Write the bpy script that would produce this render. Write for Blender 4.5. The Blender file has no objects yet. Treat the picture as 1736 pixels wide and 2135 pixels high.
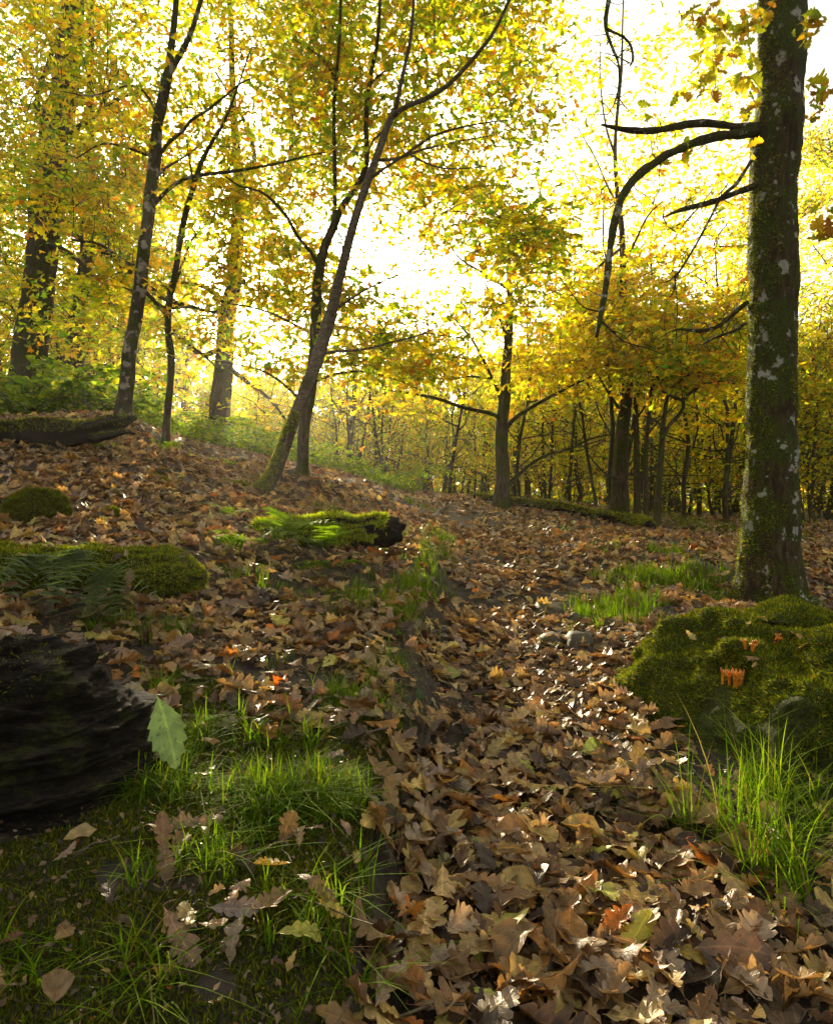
import bpy, math, random
import numpy as np
from mathutils import Vector

R = np.random.default_rng(11)
random.seed(11)
sc = bpy.context.scene

# ------------------------------------------------------------------ camera, sky, sun, exposure
EYE = 0.75                      # eye height above the foot of the path
F = 1500.0                      # focal length in units of a 1736 px wide picture
cam = bpy.data.cameras.new('camera')
co = bpy.data.objects.new('camera', cam)
sc.collection.objects.link(co)
co.location = (0, 0, EYE)
co.rotation_euler = (math.radians(90), 0, 0)
cam.sensor_fit = 'VERTICAL'
cam.sensor_height = 36.0
cam.lens = 36.0 * F / 2135.0
cam.clip_start = 0.02
cam.clip_end = 2000
sc.camera = co

SUN_AZ = math.atan2(-0.237, 1.0)          # left of the view direction
SUN_EL = math.radians(15.3)
SDIR = Vector((math.sin(SUN_AZ) * math.cos(SUN_EL), math.cos(SUN_AZ) * math.cos(SUN_EL), math.sin(SUN_EL)))
w = bpy.data.worlds.new('World')
sc.world = w
w.use_nodes = True
wn = w.node_tree
bg = wn.nodes['Background']
sky = wn.nodes.new('ShaderNodeTexSky')
sky.sky_type = 'NISHITA'
sky.sun_disc = False
sky.sun_elevation = SUN_EL
sky.sun_rotation = SUN_AZ
sky.air_density = 1.0
sky.dust_density = 7.0
sky.ozone_density = 1.0
hsv = wn.nodes.new('ShaderNodeHueSaturation')
hsv.inputs['Saturation'].default_value = 0.2
wn.links.new(sky.outputs[0], hsv.inputs['Color'])
wm = wn.nodes.new('ShaderNodeMixRGB'); wm.blend_type = 'MULTIPLY'; wm.inputs[0].default_value = 1
wm.inputs[2].default_value = (1.0, 0.94, 0.80, 1)
wn.links.new(hsv.outputs[0], wm.inputs[1])
wn.links.new(wm.outputs[0], bg.inputs[0])
bg.inputs[1].default_value = 0.10
sun = bpy.data.lights.new('sun', 'SUN')
sun.energy = 5.0
sun.angle = math.radians(0.6)
sun.color = (1.0, 0.84, 0.56)
so = bpy.data.objects.new('sun', sun)
sc.collection.objects.link(so)
so.rotation_euler = SDIR.to_track_quat('Z', 'Y').to_euler()
so.location = SDIR * 30
sc.view_settings.view_transform = 'Standard'
sc.view_settings.look = 'None'
sc.view_settings.gamma = 1
sc.view_settings.use_curve_mapping = False
sc.view_settings.exposure = 1.88
try:
    sc.render.engine = 'CYCLES'
    cy = sc.cycles
    cy.max_bounces = 7
    cy.diffuse_bounces = 4
    cy.glossy_bounces = 2
    cy.transmission_bounces = 4
    cy.transparent_max_bounces = 4
    cy.volume_bounces = 0
    cy.use_denoising = True
    cy.caustics_reflective = False
    cy.caustics_refractive = False
except Exception:
    pass

# ------------------------------------------------------------------ helpers
COL = sc.collection

def P(px, py, Y):
    """point seen at (px, py) of the 1736x2135 picture at distance Y"""
    return np.array([(px - 868.0) / F * Y, Y, EYE - (py - 1067.5) / F * Y])

def tag(o, label=None, cat=None, group=None, kind=None):
    if label: o['label'] = label
    if cat: o['category'] = cat
    if group: o['group'] = group
    if kind: o['kind'] = kind
    return o

def empty(name, loc, label=None, cat=None, group=None):
    o = bpy.data.objects.new(name, None)
    o.empty_display_size = 0.1
    COL.objects.link(o)
    o.location = [float(a) for a in loc]
    return tag(o, label, cat, group)

def mk_mesh(name, V, polys, mat, col=None, luv=None, smooth=True):
    """polys: list of int arrays, each (n,3) or (n,4)"""
    V = np.asarray(V, np.float32)
    me = bpy.data.meshes.new(name)
    me.vertices.add(len(V))
    me.vertices.foreach_set('co', V.ravel())
    li, ls, tot = [], [], 0
    for p in polys:
        p = np.asarray(p, np.int32)
        if len(p) == 0: continue
        k = p.shape[1]
        li.append(p.ravel())
        ls.append(tot + np.arange(len(p)) * k)
        tot += p.size
    li = np.concatenate(li); ls = np.concatenate(ls)
    me.loops.add(len(li)); me.polygons.add(len(ls))
    me.loops.foreach_set('vertex_index', li)
    me.polygons.foreach_set('loop_start', ls.astype(np.int32))
    if col is not None:
        a = me.attributes.new('tint', 'FLOAT_COLOR', 'POINT')
        c = np.ones((len(V), 4), np.float32); c[:, :3] = col
        a.data.foreach_set('color', c.ravel())
    if luv is not None:
        a = me.attributes.new('leafco', 'FLOAT_VECTOR', 'POINT')
        a.data.foreach_set('vector', np.asarray(luv, np.float32).ravel())
    if smooth:
        me.polygons.foreach_set('use_smooth', np.ones(len(ls), bool))
    me.update(calc_edges=True)
    me.validate()
    me.materials.append(mat)
    return me

def link(name, me, parent=None, loc=None):
    o = bpy.data.objects.new(name, me)
    COL.objects.link(o)
    if parent is not None:
        o.parent = parent
    if loc is not None:
        o.location = [float(a) for a in loc]
    return o

class Geo:
    def __init__(s):
        s.V, s.P, s.C, s.L, s.n = [], [], [], [], 0
    def add(s, V, polys, col=None, luv=None):
        V = np.asarray(V, float).reshape(-1, 3)
        s.V.append(V)
        for p in polys:
            p = np.asarray(p, int)
            if len(p): s.P.append(p + s.n)
        if col is None: col = (0.5, 0.5, 0.5)
        s.C.append(np.broadcast_to(np.asarray(col, float), V.shape))
        s.L.append(np.zeros_like(V) if luv is None else luv)
        s.n += len(V)
    def mesh(s, name, mat, origin=(0, 0, 0), smooth=True):
        V = np.concatenate(s.V) - np.asarray(origin, float)
        tri = [p for p in s.P if p.shape[1] == 3]
        qd = [p for p in s.P if p.shape[1] == 4]
        polys = []
        if tri: polys.append(np.concatenate(tri))
        if qd: polys.append(np.concatenate(qd))
        return mk_mesh(name, V, polys, mat, np.concatenate(s.C), np.concatenate(s.L), smooth)

# value noise
def _h(ix, iy, iz):
    n = (ix * 374761393 + iy * 668265263 + iz * 2147483647 + 12345) & 0xffffffff
    n = ((n ^ (n >> 13)) * 1274126177) & 0xffffffff
    n = (n ^ (n >> 16)) & 0xffffffff
    return n / 4294967295.0

def noise(p, f=1.0):
    p = np.asarray(p, float) * f + 100.37
    i = np.floor(p).astype(np.int64); t = p - i; t = t * t * (3 - 2 * t)
    out = 0
    for dx in (0, 1):
        for dy in (0, 1):
            for dz in (0, 1):
                wgt = (t[..., 0] if dx else 1 - t[..., 0]) * (t[..., 1] if dy else 1 - t[..., 1]) * (t[..., 2] if dz else 1 - t[..., 2])
                out = out + wgt * _h(i[..., 0] + dx, i[..., 1] + dy, i[..., 2] + dz)
    return out * 2 - 1

def fbm(p, f=1.0, o=3):
    s, a = 0, 1.0
    for k in range(o):
        s = s + a * noise(np.asarray(p, float) + 7.3 * k, f); f *= 2.1; a *= 0.5
    return s

# ------------------------------------------------------------------ materials
def new_mat(name):
    m = bpy.data.materials.new(name)
    m.use_nodes = True
    nt = m.node_tree
    nt.nodes.clear()
    return m, nt, nt.nodes, nt.links

def ramp(N, stops):
    r = N.new('ShaderNodeValToRGB')
    e = r.color_ramp.elements
    while len(e) > 1: e.remove(e[0])
    e[0].position = stops[0][0]; e[0].color = (*stops[0][1], 1)
    for p, c in stops[1:]:
        x = e.new(p); x.color = (*c, 1)
    return r

def leaf_mat(name, trans, rough, spec=0.4, veins=False, mott=0.35, tcol=(1.25, 1.1, 0.55)):
    m, nt, N, L = new_mat(name)
    out = N.new('ShaderNodeOutputMaterial')
    at = N.new('ShaderNodeAttribute'); at.attribute_name = 'tint'
    geo = N.new('ShaderNodeTexCoord')
    no = N.new('ShaderNodeTexNoise'); no.inputs['Scale'].default_value = 55; no.inputs['Detail'].default_value = 3
    L.new(geo.outputs['Object'], no.inputs['Vector'])
    mr = N.new('ShaderNodeMapRange'); mr.inputs['From Min'].default_value = 0.3; mr.inputs['From Max'].default_value = 0.7
    mr.inputs['To Min'].default_value = 1 - mott; mr.inputs['To Max'].default_value = 1 + mott
    L.new(no.outputs['Fac'], mr.inputs['Value'])
    mul = N.new('ShaderNodeVectorMath'); mul.operation = 'SCALE'
    L.new(at.outputs['Color'], mul.inputs[0]); L.new(mr.outputs[0], mul.inputs['Scale'])
    colr = mul.outputs[0]
    bump_src = no.outputs['Fac']
    if veins:
        lc = N.new('ShaderNodeAttribute'); lc.attribute_name = 'leafco'
        sp = N.new('ShaderNodeSeparateXYZ'); L.new(lc.outputs['Vector'], sp.inputs[0])
        ay = N.new('ShaderNodeMath'); ay.operation = 'ABSOLUTE'; L.new(sp.outputs['Y'], ay.inputs[0])
        # midrib
        mm = N.new('ShaderNodeMapRange'); mm.inputs['From Min'].default_value = 0.008; mm.inputs['From Max'].default_value = 0.022
        mm.inputs['To Min'].default_value = 1; mm.inputs['To Max'].default_value = 0
        L.new(ay.outputs[0], mm.inputs['Value'])
        # side veins, swept forward
        a1 = N.new('ShaderNodeMath'); a1.operation = 'MULTIPLY'; a1.inputs[1].default_value = 1.1; L.new(ay.outputs[0], a1.inputs[0])
        a2 = N.new('ShaderNodeMath'); a2.operation = 'SUBTRACT'; L.new(sp.outputs['X'], a2.inputs[0]); L.new(a1.outputs[0], a2.inputs[1])
        a3 = N.new('ShaderNodeMath'); a3.operation = 'MULTIPLY'; a3.inputs[1].default_value = 44; L.new(a2.outputs[0], a3.inputs[0])
        a4 = N.new('ShaderNodeMath'); a4.operation = 'SINE'; L.new(a3.outputs[0], a4.inputs[0])
        sv = N.new('ShaderNodeMapRange'); sv.inputs['From Min'].default_value = 0.86; sv.inputs['From Max'].default_value = 1.0
        sv.inputs['To Max'].default_value = 0.6; L.new(a4.outputs[0], sv.inputs['Value'])
        mx = N.new('ShaderNodeMath'); mx.operation = 'MAXIMUM'; L.new(mm.outputs[0], mx.inputs[0]); L.new(sv.outputs[0], mx.inputs[1])
        mc = N.new('ShaderNodeMixRGB'); mc.blend_type = 'MULTIPLY'; mc.inputs[2].default_value = (1.45, 1.4, 1.2, 1)
        L.new(mx.outputs[0], mc.inputs[0]); L.new(colr, mc.inputs[1])
        # dark spots of decay
        vo = N.new('ShaderNodeTexNoise'); vo.inputs['Scale'].default_value = 170; vo.inputs['Detail'].default_value = 1
        L.new(geo.outputs['Object'], vo.inputs['Vector'])
        vs = N.new('ShaderNodeMapRange'); vs.inputs['From Min'].default_value = 0.63; vs.inputs['From Max'].default_value = 0.7
        vs.inputs['To Max'].default_value = 0.65
        L.new(vo.outputs['Fac'], vs.inputs['Value'])
        md = N.new('ShaderNodeMixRGB'); md.blend_type = 'MULTIPLY'; md.inputs[2].default_value = (0.45, 0.38, 0.3, 1)
        L.new(vs.outputs[0], md.inputs[0]); L.new(mc.outputs[0], md.inputs[1])
        colr = md.outputs[0]
        bump_src = mx.outputs[0]
    bs = N.new('ShaderNodeBsdfPrincipled')
    bs.inputs['Roughness'].default_value = rough
    bs.inputs['Specular IOR Level'].default_value = spec
    L.new(colr, bs.inputs['Base Color'])
    if veins:
        bp = N.new('ShaderNodeBump'); bp.inputs['Strength'].default_value = 0.5; bp.inputs['Distance'].default_value = 0.002
        L.new(bump_src, bp.inputs['Height'])
        bp2 = N.new('ShaderNodeBump'); bp2.inputs['Strength'].default_value = 0.6; bp2.inputs['Distance'].default_value = 0.004
        L.new(no.outputs['Fac'], bp2.inputs['Height']); L.new(bp.outputs[0], bp2.inputs['Normal'])
        L.new(bp2.outputs[0], bs.inputs['Normal'])
    tr = N.new('ShaderNodeBsdfTranslucent')
    tm = N.new('ShaderNodeMixRGB'); tm.blend_type = 'MULTIPLY'; tm.inputs[0].default_value = 1
    tm.inputs[2].default_value = (*tcol, 1)
    L.new(colr, tm.inputs[1]); L.new(tm.outputs[0], tr.inputs['Color'])
    mi = N.new('ShaderNodeMixShader'); mi.inputs[0].default_value = trans
    L.new(bs.outputs[0], mi.inputs[1]); L.new(tr.outputs[0], mi.inputs[2])
    L.new(mi.outputs[0], out.inputs[0])
    return m

M_litter = leaf_mat('litter_leaf', 0.30, 0.47, 0.42, True, 0.3, (1.3, 1.0, 0.6))
M_green = leaf_mat('fresh_leaf', 0.35, 0.45, 0.4, True, 0.12, (1.1, 1.2, 0.4))
M_litter_far = leaf_mat('litter_leaf_small', 0.2, 0.45, 0.5, False, 0.3, (1.3, 1.0, 0.6))
M_canopy = leaf_mat('canopy_leaf', 0.72, 0.5, 0.3, False, 0.15, (1.3, 1.2, 0.5))
M_grass = leaf_mat('grass_blade', 0.55, 0.75, 0.05, False, 0.2, (1.15, 1.2, 0.4))
M_moss = leaf_mat('moss', 0.35, 0.8, 0.15, False, 0.35, (1.2, 1.15, 0.4))

def bark_mat(name, dark, light, moss=0.5, lichen=0.0, scale=9.0, mossc=((0.022, 0.03, 0.004), (0.07, 0.085, 0.008)), stretch=0.22, bump=0.6, blotch=0.0):
    m, nt, N, L = new_mat(name)
    out = N.new('ShaderNodeOutputMaterial')
    bs = N.new('ShaderNodeBsdfPrincipled')
    bs.inputs['Roughness'].default_value = 0.85
    bs.inputs['Specular IOR Level'].default_value = 0.2
    tc = N.new('ShaderNodeTexCoord')
    mp = N.new('ShaderNodeMapping'); mp.inputs['Scale'].default_value = (1, 1, stretch)
    L.new(tc.outputs['Object'], mp.inputs['Vector'])
    no = N.new('ShaderNodeTexNoise'); no.inputs['Scale'].default_value = scale * 5; no.inputs['Detail'].default_value = 6
    no.inputs['Roughness'].default_value = 0.65
    L.new(mp.outputs[0], no.inputs['Vector'])
    cr = ramp(N, [(0.3, tuple(c * 0.45 for c in dark)), (0.48, dark), (0.7, light)])
    L.new(no.outputs['Fac'], cr.inputs[0])
    cur = cr.outputs[0]
    n2 = N.new('ShaderNodeTexNoise'); n2.inputs['Scale'].default_value = scale * 0.45; n2.inputs['Detail'].default_value = 7
    n2.inputs['Roughness'].default_value = 0.7
    L.new(tc.outputs['Object'], n2.inputs['Vector'])
    if moss > 0:
        ms = N.new('ShaderNodeMapRange'); ms.inputs['From Min'].default_value = 0.62 - 0.3 * moss; ms.inputs['From Max'].default_value = 0.72 - 0.3 * moss
        L.new(n2.outputs['Fac'], ms.inputs['Value'])
        n3 = N.new('ShaderNodeTexNoise'); n3.inputs['Scale'].default_value = scale * 14
        L.new(tc.outputs['Object'], n3.inputs['Vector'])
        mcr = ramp(N, [(0.35, mossc[0]), (0.65, mossc[1])])
        L.new(n3.outputs['Fac'], mcr.inputs[0])
        mx = N.new('ShaderNodeMixRGB')
        L.new(ms.outputs[0], mx.inputs[0]); L.new(cur, mx.inputs[1]); L.new(mcr.outputs[0], mx.inputs[2])
        cur = mx.outputs[0]
    if blotch > 0:      # pale bands of bark
        n5 = N.new('ShaderNodeTexNoise'); n5.inputs['Scale'].default_value = 11; n5.inputs['Detail'].default_value = 4
        L.new(tc.outputs['Object'], n5.inputs['Vector'])
        b5 = N.new('ShaderNodeMapRange'); b5.inputs['From Min'].default_value = 0.56; b5.inputs['From Max'].default_value = 0.62
        b5.inputs['To Max'].default_value = blotch
        L.new(n5.outputs['Fac'], b5.inputs['Value'])
        mx5 = N.new('ShaderNodeMixRGB'); mx5.inputs[2].default_value = (0.3, 0.28, 0.23, 1)
        L.new(b5.outputs[0], mx5.inputs[0]); L.new(cur, mx5.inputs[1]); cur = mx5.outputs[0]
    if lichen > 0:
        vo = N.new('ShaderNodeTexVoronoi'); vo.inputs['Scale'].default_value = 13
        n4 = N.new('ShaderNodeTexNoise'); n4.inputs['Scale'].default_value = 30; n4.inputs['Detail'].default_value = 5
        L.new(tc.outputs['Object'], n4.inputs['Vector'])
        av = N.new('ShaderNodeMixRGB'); av.inputs[0].default_value = 0.11
        L.new(tc.outputs['Object'], av.inputs[1]); L.new(n4.outputs['Color'], av.inputs[2])
        L.new(av.outputs[0], vo.inputs['Vector'])
        # patch radius differs from cell to cell
        sepc = N.new('ShaderNodeSeparateColor'); L.new(vo.outputs['Color'], sepc.inputs[0])
        th = N.new('ShaderNodeMath'); th.operation = 'MULTIPLY_ADD'; th.inputs[1].default_value = 0.62; th.inputs[2].default_value = -0.10
        L.new(sepc.outputs[0], th.inputs[0])
        df = N.new('ShaderNodeMath'); df.operation = 'SUBTRACT'; L.new(th.outputs[0], df.inputs[0]); L.new(vo.outputs['Distance'], df.inputs[1])
        nn = N.new('ShaderNodeMath'); nn.operation = 'MULTIPLY_ADD'; nn.inputs[1].default_value = 1.3; 
        L.new(n4.outputs['Fac'], nn.inputs[0]); nn.inputs[2].default_value = -0.65
        ad = N.new('ShaderNodeMath'); ad.operation = 'ADD'; L.new(df.outputs[0], ad.inputs[0]); L.new(nn.outputs[0], ad.inputs[1])
        fm = N.new('ShaderNodeMapRange'); fm.inputs['From Min'].default_value = 0.0; fm.inputs['From Max'].default_value = 0.16
        fm.inputs['To Max'].default_value = lichen
        L.new(ad.outputs[0], fm.inputs['Value'])
        mx2 = N.new('ShaderNodeMixRGB'); mx2.inputs[2].default_value = (0.36, 0.36, 0.31, 1)
        L.new(fm.outputs[0], mx2.inputs[0]); L.new(cur, mx2.inputs[1])
        cur = mx2.outputs[0]
    L.new(cur, bs.inputs['Base Color'])
    bp = N.new('ShaderNodeBump'); bp.inputs['Strength'].default_value = bump; bp.inputs['Distance'].default_value = 0.012
    L.new(no.outputs['Fac'], bp.inputs['Height']); L.new(bp.outputs[0], bs.inputs['Normal'])
    L.new(bs.outputs[0], out.inputs[0])
    return m

M_bark = bark_mat('bark_mossy', (0.055, 0.038, 0.02), (0.14, 0.11, 0.07), 0.6, 0.0)
M_bark_big = bark_mat('bark_big_mossy_lichen', (0.04, 0.026, 0.012), (0.11, 0.08, 0.04), 0.62, 0.9, 8)
M_bark_pale = bark_mat('bark_smooth_grey', (0.10, 0.08, 0.05), (0.2, 0.165, 0.11), 0.25, 0.0, 6, stretch=2.2, bump=0.3)
M_bark_birch = bark_mat('bark_dark_pale_blotches', (0.05, 0.038, 0.022), (0.13, 0.1, 0.065), 0.55, 0.0, 9, blotch=0.85)
M_bark_far = bark_mat('bark_far', (0.06, 0.045, 0.025), (0.15, 0.12, 0.07), 0.55, 0.0, 6)
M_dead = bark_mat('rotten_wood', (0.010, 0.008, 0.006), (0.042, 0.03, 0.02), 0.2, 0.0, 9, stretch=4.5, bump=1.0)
M_moss_core = bark_mat('moss_core', (0.02, 0.022, 0.004), (0.05, 0.06, 0.008), 0.95, 0.0, 10, stretch=1, bump=0.9)

def soil_mat():
    m, nt, N, L = new_mat('soil')
    out = N.new('ShaderNodeOutputMaterial'); bs = N.new('ShaderNodeBsdfPrincipled')
    bs.inputs['Roughness'].default_value = 0.8
    tc = N.new('ShaderNodeTexCoord')
    no = N.new('ShaderNodeTexNoise'); no.inputs['Scale'].default_value = 22; no.inputs['Detail'].default_value = 8; no.inputs['Roughness'].default_value = 0.7
    L.new(tc.outputs['Object'], no.inputs['Vector'])
    cr = ramp(N, [(0.3, (0.012, 0.009, 0.006)), (0.5, (0.04, 0.029, 0.019)), (0.7, (0.085, 0.062, 0.04))])
    L.new(no.outputs['Fac'], cr.inputs[0])
    vo = N.new('ShaderNodeTexVoronoi'); vo.inputs['Scale'].default_value = 14
    L.new(tc.outputs['Object'], vo.inputs['Vector'])
    sp = N.new('ShaderNodeSeparateColor'); L.new(vo.outputs['Color'], sp.inputs[0])
    c2 = ramp(N, [(0.0, (0.05, 0.03, 0.015)), (0.5, (0.15, 0.09, 0.045)), (0.85, (0.22, 0.14, 0.07)), (1.0, (0.2, 0.16, 0.04))])
    L.new(sp.outputs[0], c2.inputs[0])
    # distance from the path foot: leaf pattern far off only, near leaves are geometry
    sx = N.new('ShaderNodeSeparateXYZ'); L.new(tc.outputs['Object'], sx.inputs[0])
    fr = N.new('ShaderNodeMapRange'); fr.inputs['From Min'].default_value = 9; fr.inputs['From Max'].default_value = 14
    fr.inputs['To Max'].default_value = 0.8
    L.new(sx.outputs['Y'], fr.inputs['Value'])
    mx = N.new('ShaderNodeMixRGB'); L.new(fr.outputs[0], mx.inputs[0]); L.new(cr.outputs[0], mx.inputs[1]); L.new(c2.outputs[0], mx.inputs[2])
    L.new(mx.outputs[0], bs.inputs['Base Color'])
    bp = N.new('ShaderNodeBump'); bp.inputs['Strength'].default_value = 0.8; bp.inputs['Distance'].default_value = 0.02
    L.new(no.outputs['Fac'], bp.inputs['Height']); L.new(bp.outputs[0], bs.inputs['Normal'])
    L.new(bs.outputs[0], out.inputs[0])
    return m
M_soil = soil_mat()

def stone_mat():
    m, nt, N, L = new_mat('stone')
    out = N.new('ShaderNodeOutputMaterial'); bs = N.new('ShaderNodeBsdfPrincipled')
    bs.inputs['Roughness'].default_value = 0.65
    tc = N.new('ShaderNodeTexCoord')
    no = N.new('ShaderNodeTexNoise'); no.inputs['Scale'].default_value = 14; no.inputs['Detail'].default_value = 9; no.inputs['Roughness'].default_value = 0.7
    L.new(tc.outputs['Object'], no.inputs['Vector'])
    cr = ramp(N, [(0.3, (0.02, 0.018, 0.011)), (0.5, (0.065, 0.055, 0.03)), (0.62, (0.07, 0.08, 0.015)), (0.75, (0.13, 0.11, 0.07))])
    L.new(no.outputs['Fac'], cr.inputs[0]); L.new(cr.outputs[0], bs.inputs['Base Color'])
    bp = N.new('ShaderNodeBump'); bp.inputs['Strength'].default_value = 0.6; bp.inputs['Distance'].default_value = 0.01
    L.new(no.outputs['Fac'], bp.inputs['Height']); L.new(bp.outputs[0], bs.inputs['Normal'])
    L.new(bs.outputs[0], out.inputs[0])
    return m
M_stone = stone_mat()

def plain_mat(name, c, rough=0.5, tr=0.0):
    m, nt, N, L = new_mat(name)
    out = N.new('ShaderNodeOutputMaterial'); bs = N.new('ShaderNodeBsdfPrincipled')
    bs.inputs['Roughness'].default_value = rough
    tc = N.new('ShaderNodeTexCoord')
    no = N.new('ShaderNodeTexNoise'); no.inputs['Scale'].default_value = 60; no.inputs['Detail'].default_value = 4
    L.new(tc.outputs['Object'], no.inputs['Vector'])
    cr = ramp(N, [(0.3, tuple(a * 0.6 for a in c)), (0.7, tuple(min(1, a * 1.3) for a in c))])
    L.new(no.outputs['Fac'], cr.inputs[0]); L.new(cr.outputs[0], bs.inputs['Base Color'])
    L.new(bs.outputs[0], out.inputs[0])
    return m
M_twig = plain_mat('dry_twig', (0.13, 0.095, 0.06), 0.7)
M_fungus = plain_mat('orange_fungus', (0.85, 0.27, 0.02), 0.4)

# ------------------------------------------------------------------ terrain
ctrl = []
def cp(px, py, Y): ctrl.append(P(px, py, Y))
# path
for a in [(868, 2065, 1.03), (1100, 2065, 1.03), (1400, 2065, 1.05), (1050, 1800, 1.33), (1300, 1800, 1.36), (1050, 1600, 1.78),
          (1250, 1600, 1.8), (1050, 1400, 2.6), (1200, 1400, 2.6), (1050, 1250, 3.75), (1180, 1250, 3.7), (1080, 1150, 5.2),
          (1200, 1150, 5.1), (1020, 1100, 6.8), (1150, 1100, 6.9), (1045, 1060, 9.0), (950, 1050, 8.8), (930, 1036, 11), (1100, 1045, 11)]: cp(*a)
# left bank
for a in [(600, 2050, 1.04), (300, 2050, 1.02), (50, 2050, 1.0), (350, 1800, 1.28), (600, 1800, 1.32), (100, 1800, 1.25), (600, 1600, 1.72),
          (400, 1600, 1.66), (600, 1450, 2.12), (750, 1450, 2.2), (500, 1320, 2.6), (750, 1300, 2.9), (450, 1220, 3.0), (250, 1320, 2.35),
          (150, 1300, 2.3), (600, 1190, 3.5), (800, 1200, 3.9), (200, 1130, 3.1), (100, 1130, 3.1), (400, 1100, 3.8), (500, 1060, 4.6),
          (200, 1030, 4.1), (100, 960, 4.9), (250, 930, 5.6), (400, 970, 5.6), (350, 940, 6.6), (540, 1025, 5.5), (640, 985, 6.6),
          (720, 1050, 6.0), (850, 1080, 6.2), (780, 1010, 8.0), (870, 1040, 8.6), (255, 865, 6.6), (100, 880, 6.6), (-150, 950, 4.5), (-200, 1150, 3.0)]: cp(*a)
# right side
for a in [(1450, 1170, 4.7), (1500, 1245, 3.9), (1600, 1262, 4.2), (1330, 1420, 2.45), (1350, 1320, 3.0), (1400, 1680, 1.66), (1620, 1850, 1.36),
          (1700, 1600, 1.75), (1800, 1400, 2.4), (1750, 1300, 3.2), (1350, 1110, 7.6), (1200, 1080, 8.6), (1300, 1075, 9.5), (1500, 1110, 9.0), (1650, 1130, 8.0),
          (1350, 1180, 4.8), (1600, 1090, 13), (1400, 1078, 13), (1450, 1067, 22), (1700, 1062, 22), (1900, 1150, 7)]: cp(*a)
for x, y, z in [(-5, 13, 2.1), (-3.5, 14, 2.2), (-9, 14, 2.6), (-2, 20, 1.6), (-10, 24, 3.4), (2, 20, 0.7), (0.5, 14, 1.0), (-1.2, 11, 1.25),
                (6, 30, 0.4), (14, 22, 0.5), (12, 10, 0.3), (0, 40, 0.6), (-18, 40, 4), (20, 40, 0.4), (8, 60, 0.5), (-20, 60, 4), (30, 60, 0.5), (-40, 60, 5),
                (-4, 3, 1.1), (-6, 6, 1.8), (-14, 8, 3), (-3, 0, 0.6), (3, 0, 0.0), (0, 0, 0.02), (0, -3, 0.0), (-4, -4, 0.5), (6, -2, 0), (5, 3, 0.15), (-12, -8, 1), (12, -8, 0)]:
    ctrl.append(np.array([x, y, z], float))
ctrl = np.array(ctrl)
def _k(r): return np.where(r > 1e-9, r * r * np.log(r + 1e-12), 0)
_n = len(ctrl)
_A = np.zeros((_n + 3, _n + 3))
_d = np.linalg.norm(ctrl[:, None, :2] - ctrl[None, :, :2], axis=2)
_A[:_n, :_n] = _k(_d) + np.eye(_n) * 0.02
_A[:_n, _n] = 1; _A[:_n, _n + 1:] = ctrl[:, :2]
_A[_n, :_n] = 1; _A[_n + 1:, :_n] = ctrl[:, :2].T
_w = np.linalg.solve(_A, np.concatenate([ctrl[:, 2], [0, 0, 0]]))
edge_y = np.array([0.9, 1.15, 1.4, 1.8, 2.2, 2.9, 3.6, 4.6, 6.5])
edge_x = np.array([-0.09, -0.085, -0.075, -0.045, 0.0, 0.03, 0.07, 0.19, 0.3])
def base_z(x, y):
    x = np.asarray(x, float); y = np.asarray(y, float)
    xc = np.clip(x, -40, 40); yc = np.clip(y, -8, 60)
    sh = xc.shape; xf, yf = xc.ravel(), yc.ravel()
    out = np.empty(len(xf))
    for s in range(0, len(xf), 20000):
        e = slice(s, s + 20000)
        d = np.hypot(xf[e, None] - ctrl[None, :, 0], yf[e, None] - ctrl[None, :, 1])
        out[e] = _k(d) @ _w[:_n] + _w[_n] + xf[e] * _w[_n + 1] + yf[e] * _w[_n + 2]
    return out.reshape(sh)
def ground_z(x, y):
    x = np.asarray(x, float); y = np.asarray(y, float)
    z = base_z(x, y)
    ex = np.interp(y, edge_y, edge_x)
    ex = ex + 0.055 * noise(np.stack([y, 0 * y, 0 * y], -1), 2.6) * np.clip(y / 2, 0.5, 1.6) + 0.02 * noise(np.stack([y, 0 * y, 0 * y], -1), 11)
    s = 1 / (1 + np.exp((x - ex) / (0.028 + 0.018 * noise(np.stack([x, y, 0 * x], -1), 5))))
    fade = np.clip((y - 0.6) / 0.5, 0, 1) * np.clip((6.3 - y) / 2.5, 0, 1) * np.exp(-np.clip(ex - x, 0, 9) / 1.2)
    z = z + 0.115 * (s - 0.42) * fade
    wr = np.interp(y, [1, 2, 3, 5, 8], [0.75, 0.62, 0.6, 1.0, 1.5])
    z = z - 0.03 * np.exp(-((x - ex - wr * 0.5) / (wr * 0.42)) ** 2) * np.clip((9 - y) / 4, 0, 1)
    p = np.stack([x, y, np.zeros_like(x)], -1)
    near = 1 / (1 + (np.hypot(x, y) / 30) ** 2)
    z = z + 0.02 * fbm(p, 1.8, 3) * 1.0 + 0.006 * noise(p, 14) * near
    return z
def ground_n(x, y, e=0.04):
    dx = (ground_z(x + e, y) - ground_z(x - e, y)) / (2 * e)
    dy = (ground_z(x, y + e) - ground_z(x, y - e)) / (2 * e)
    n = np.stack([-dx, -dy, np.ones_like(dx)], -1)
    return n / np.linalg.norm(n, axis=-1, keepdims=True)
def gz(x, y): return float(ground_z(np.array([float(x)]), np.array([float(y)]))[0])

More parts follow.
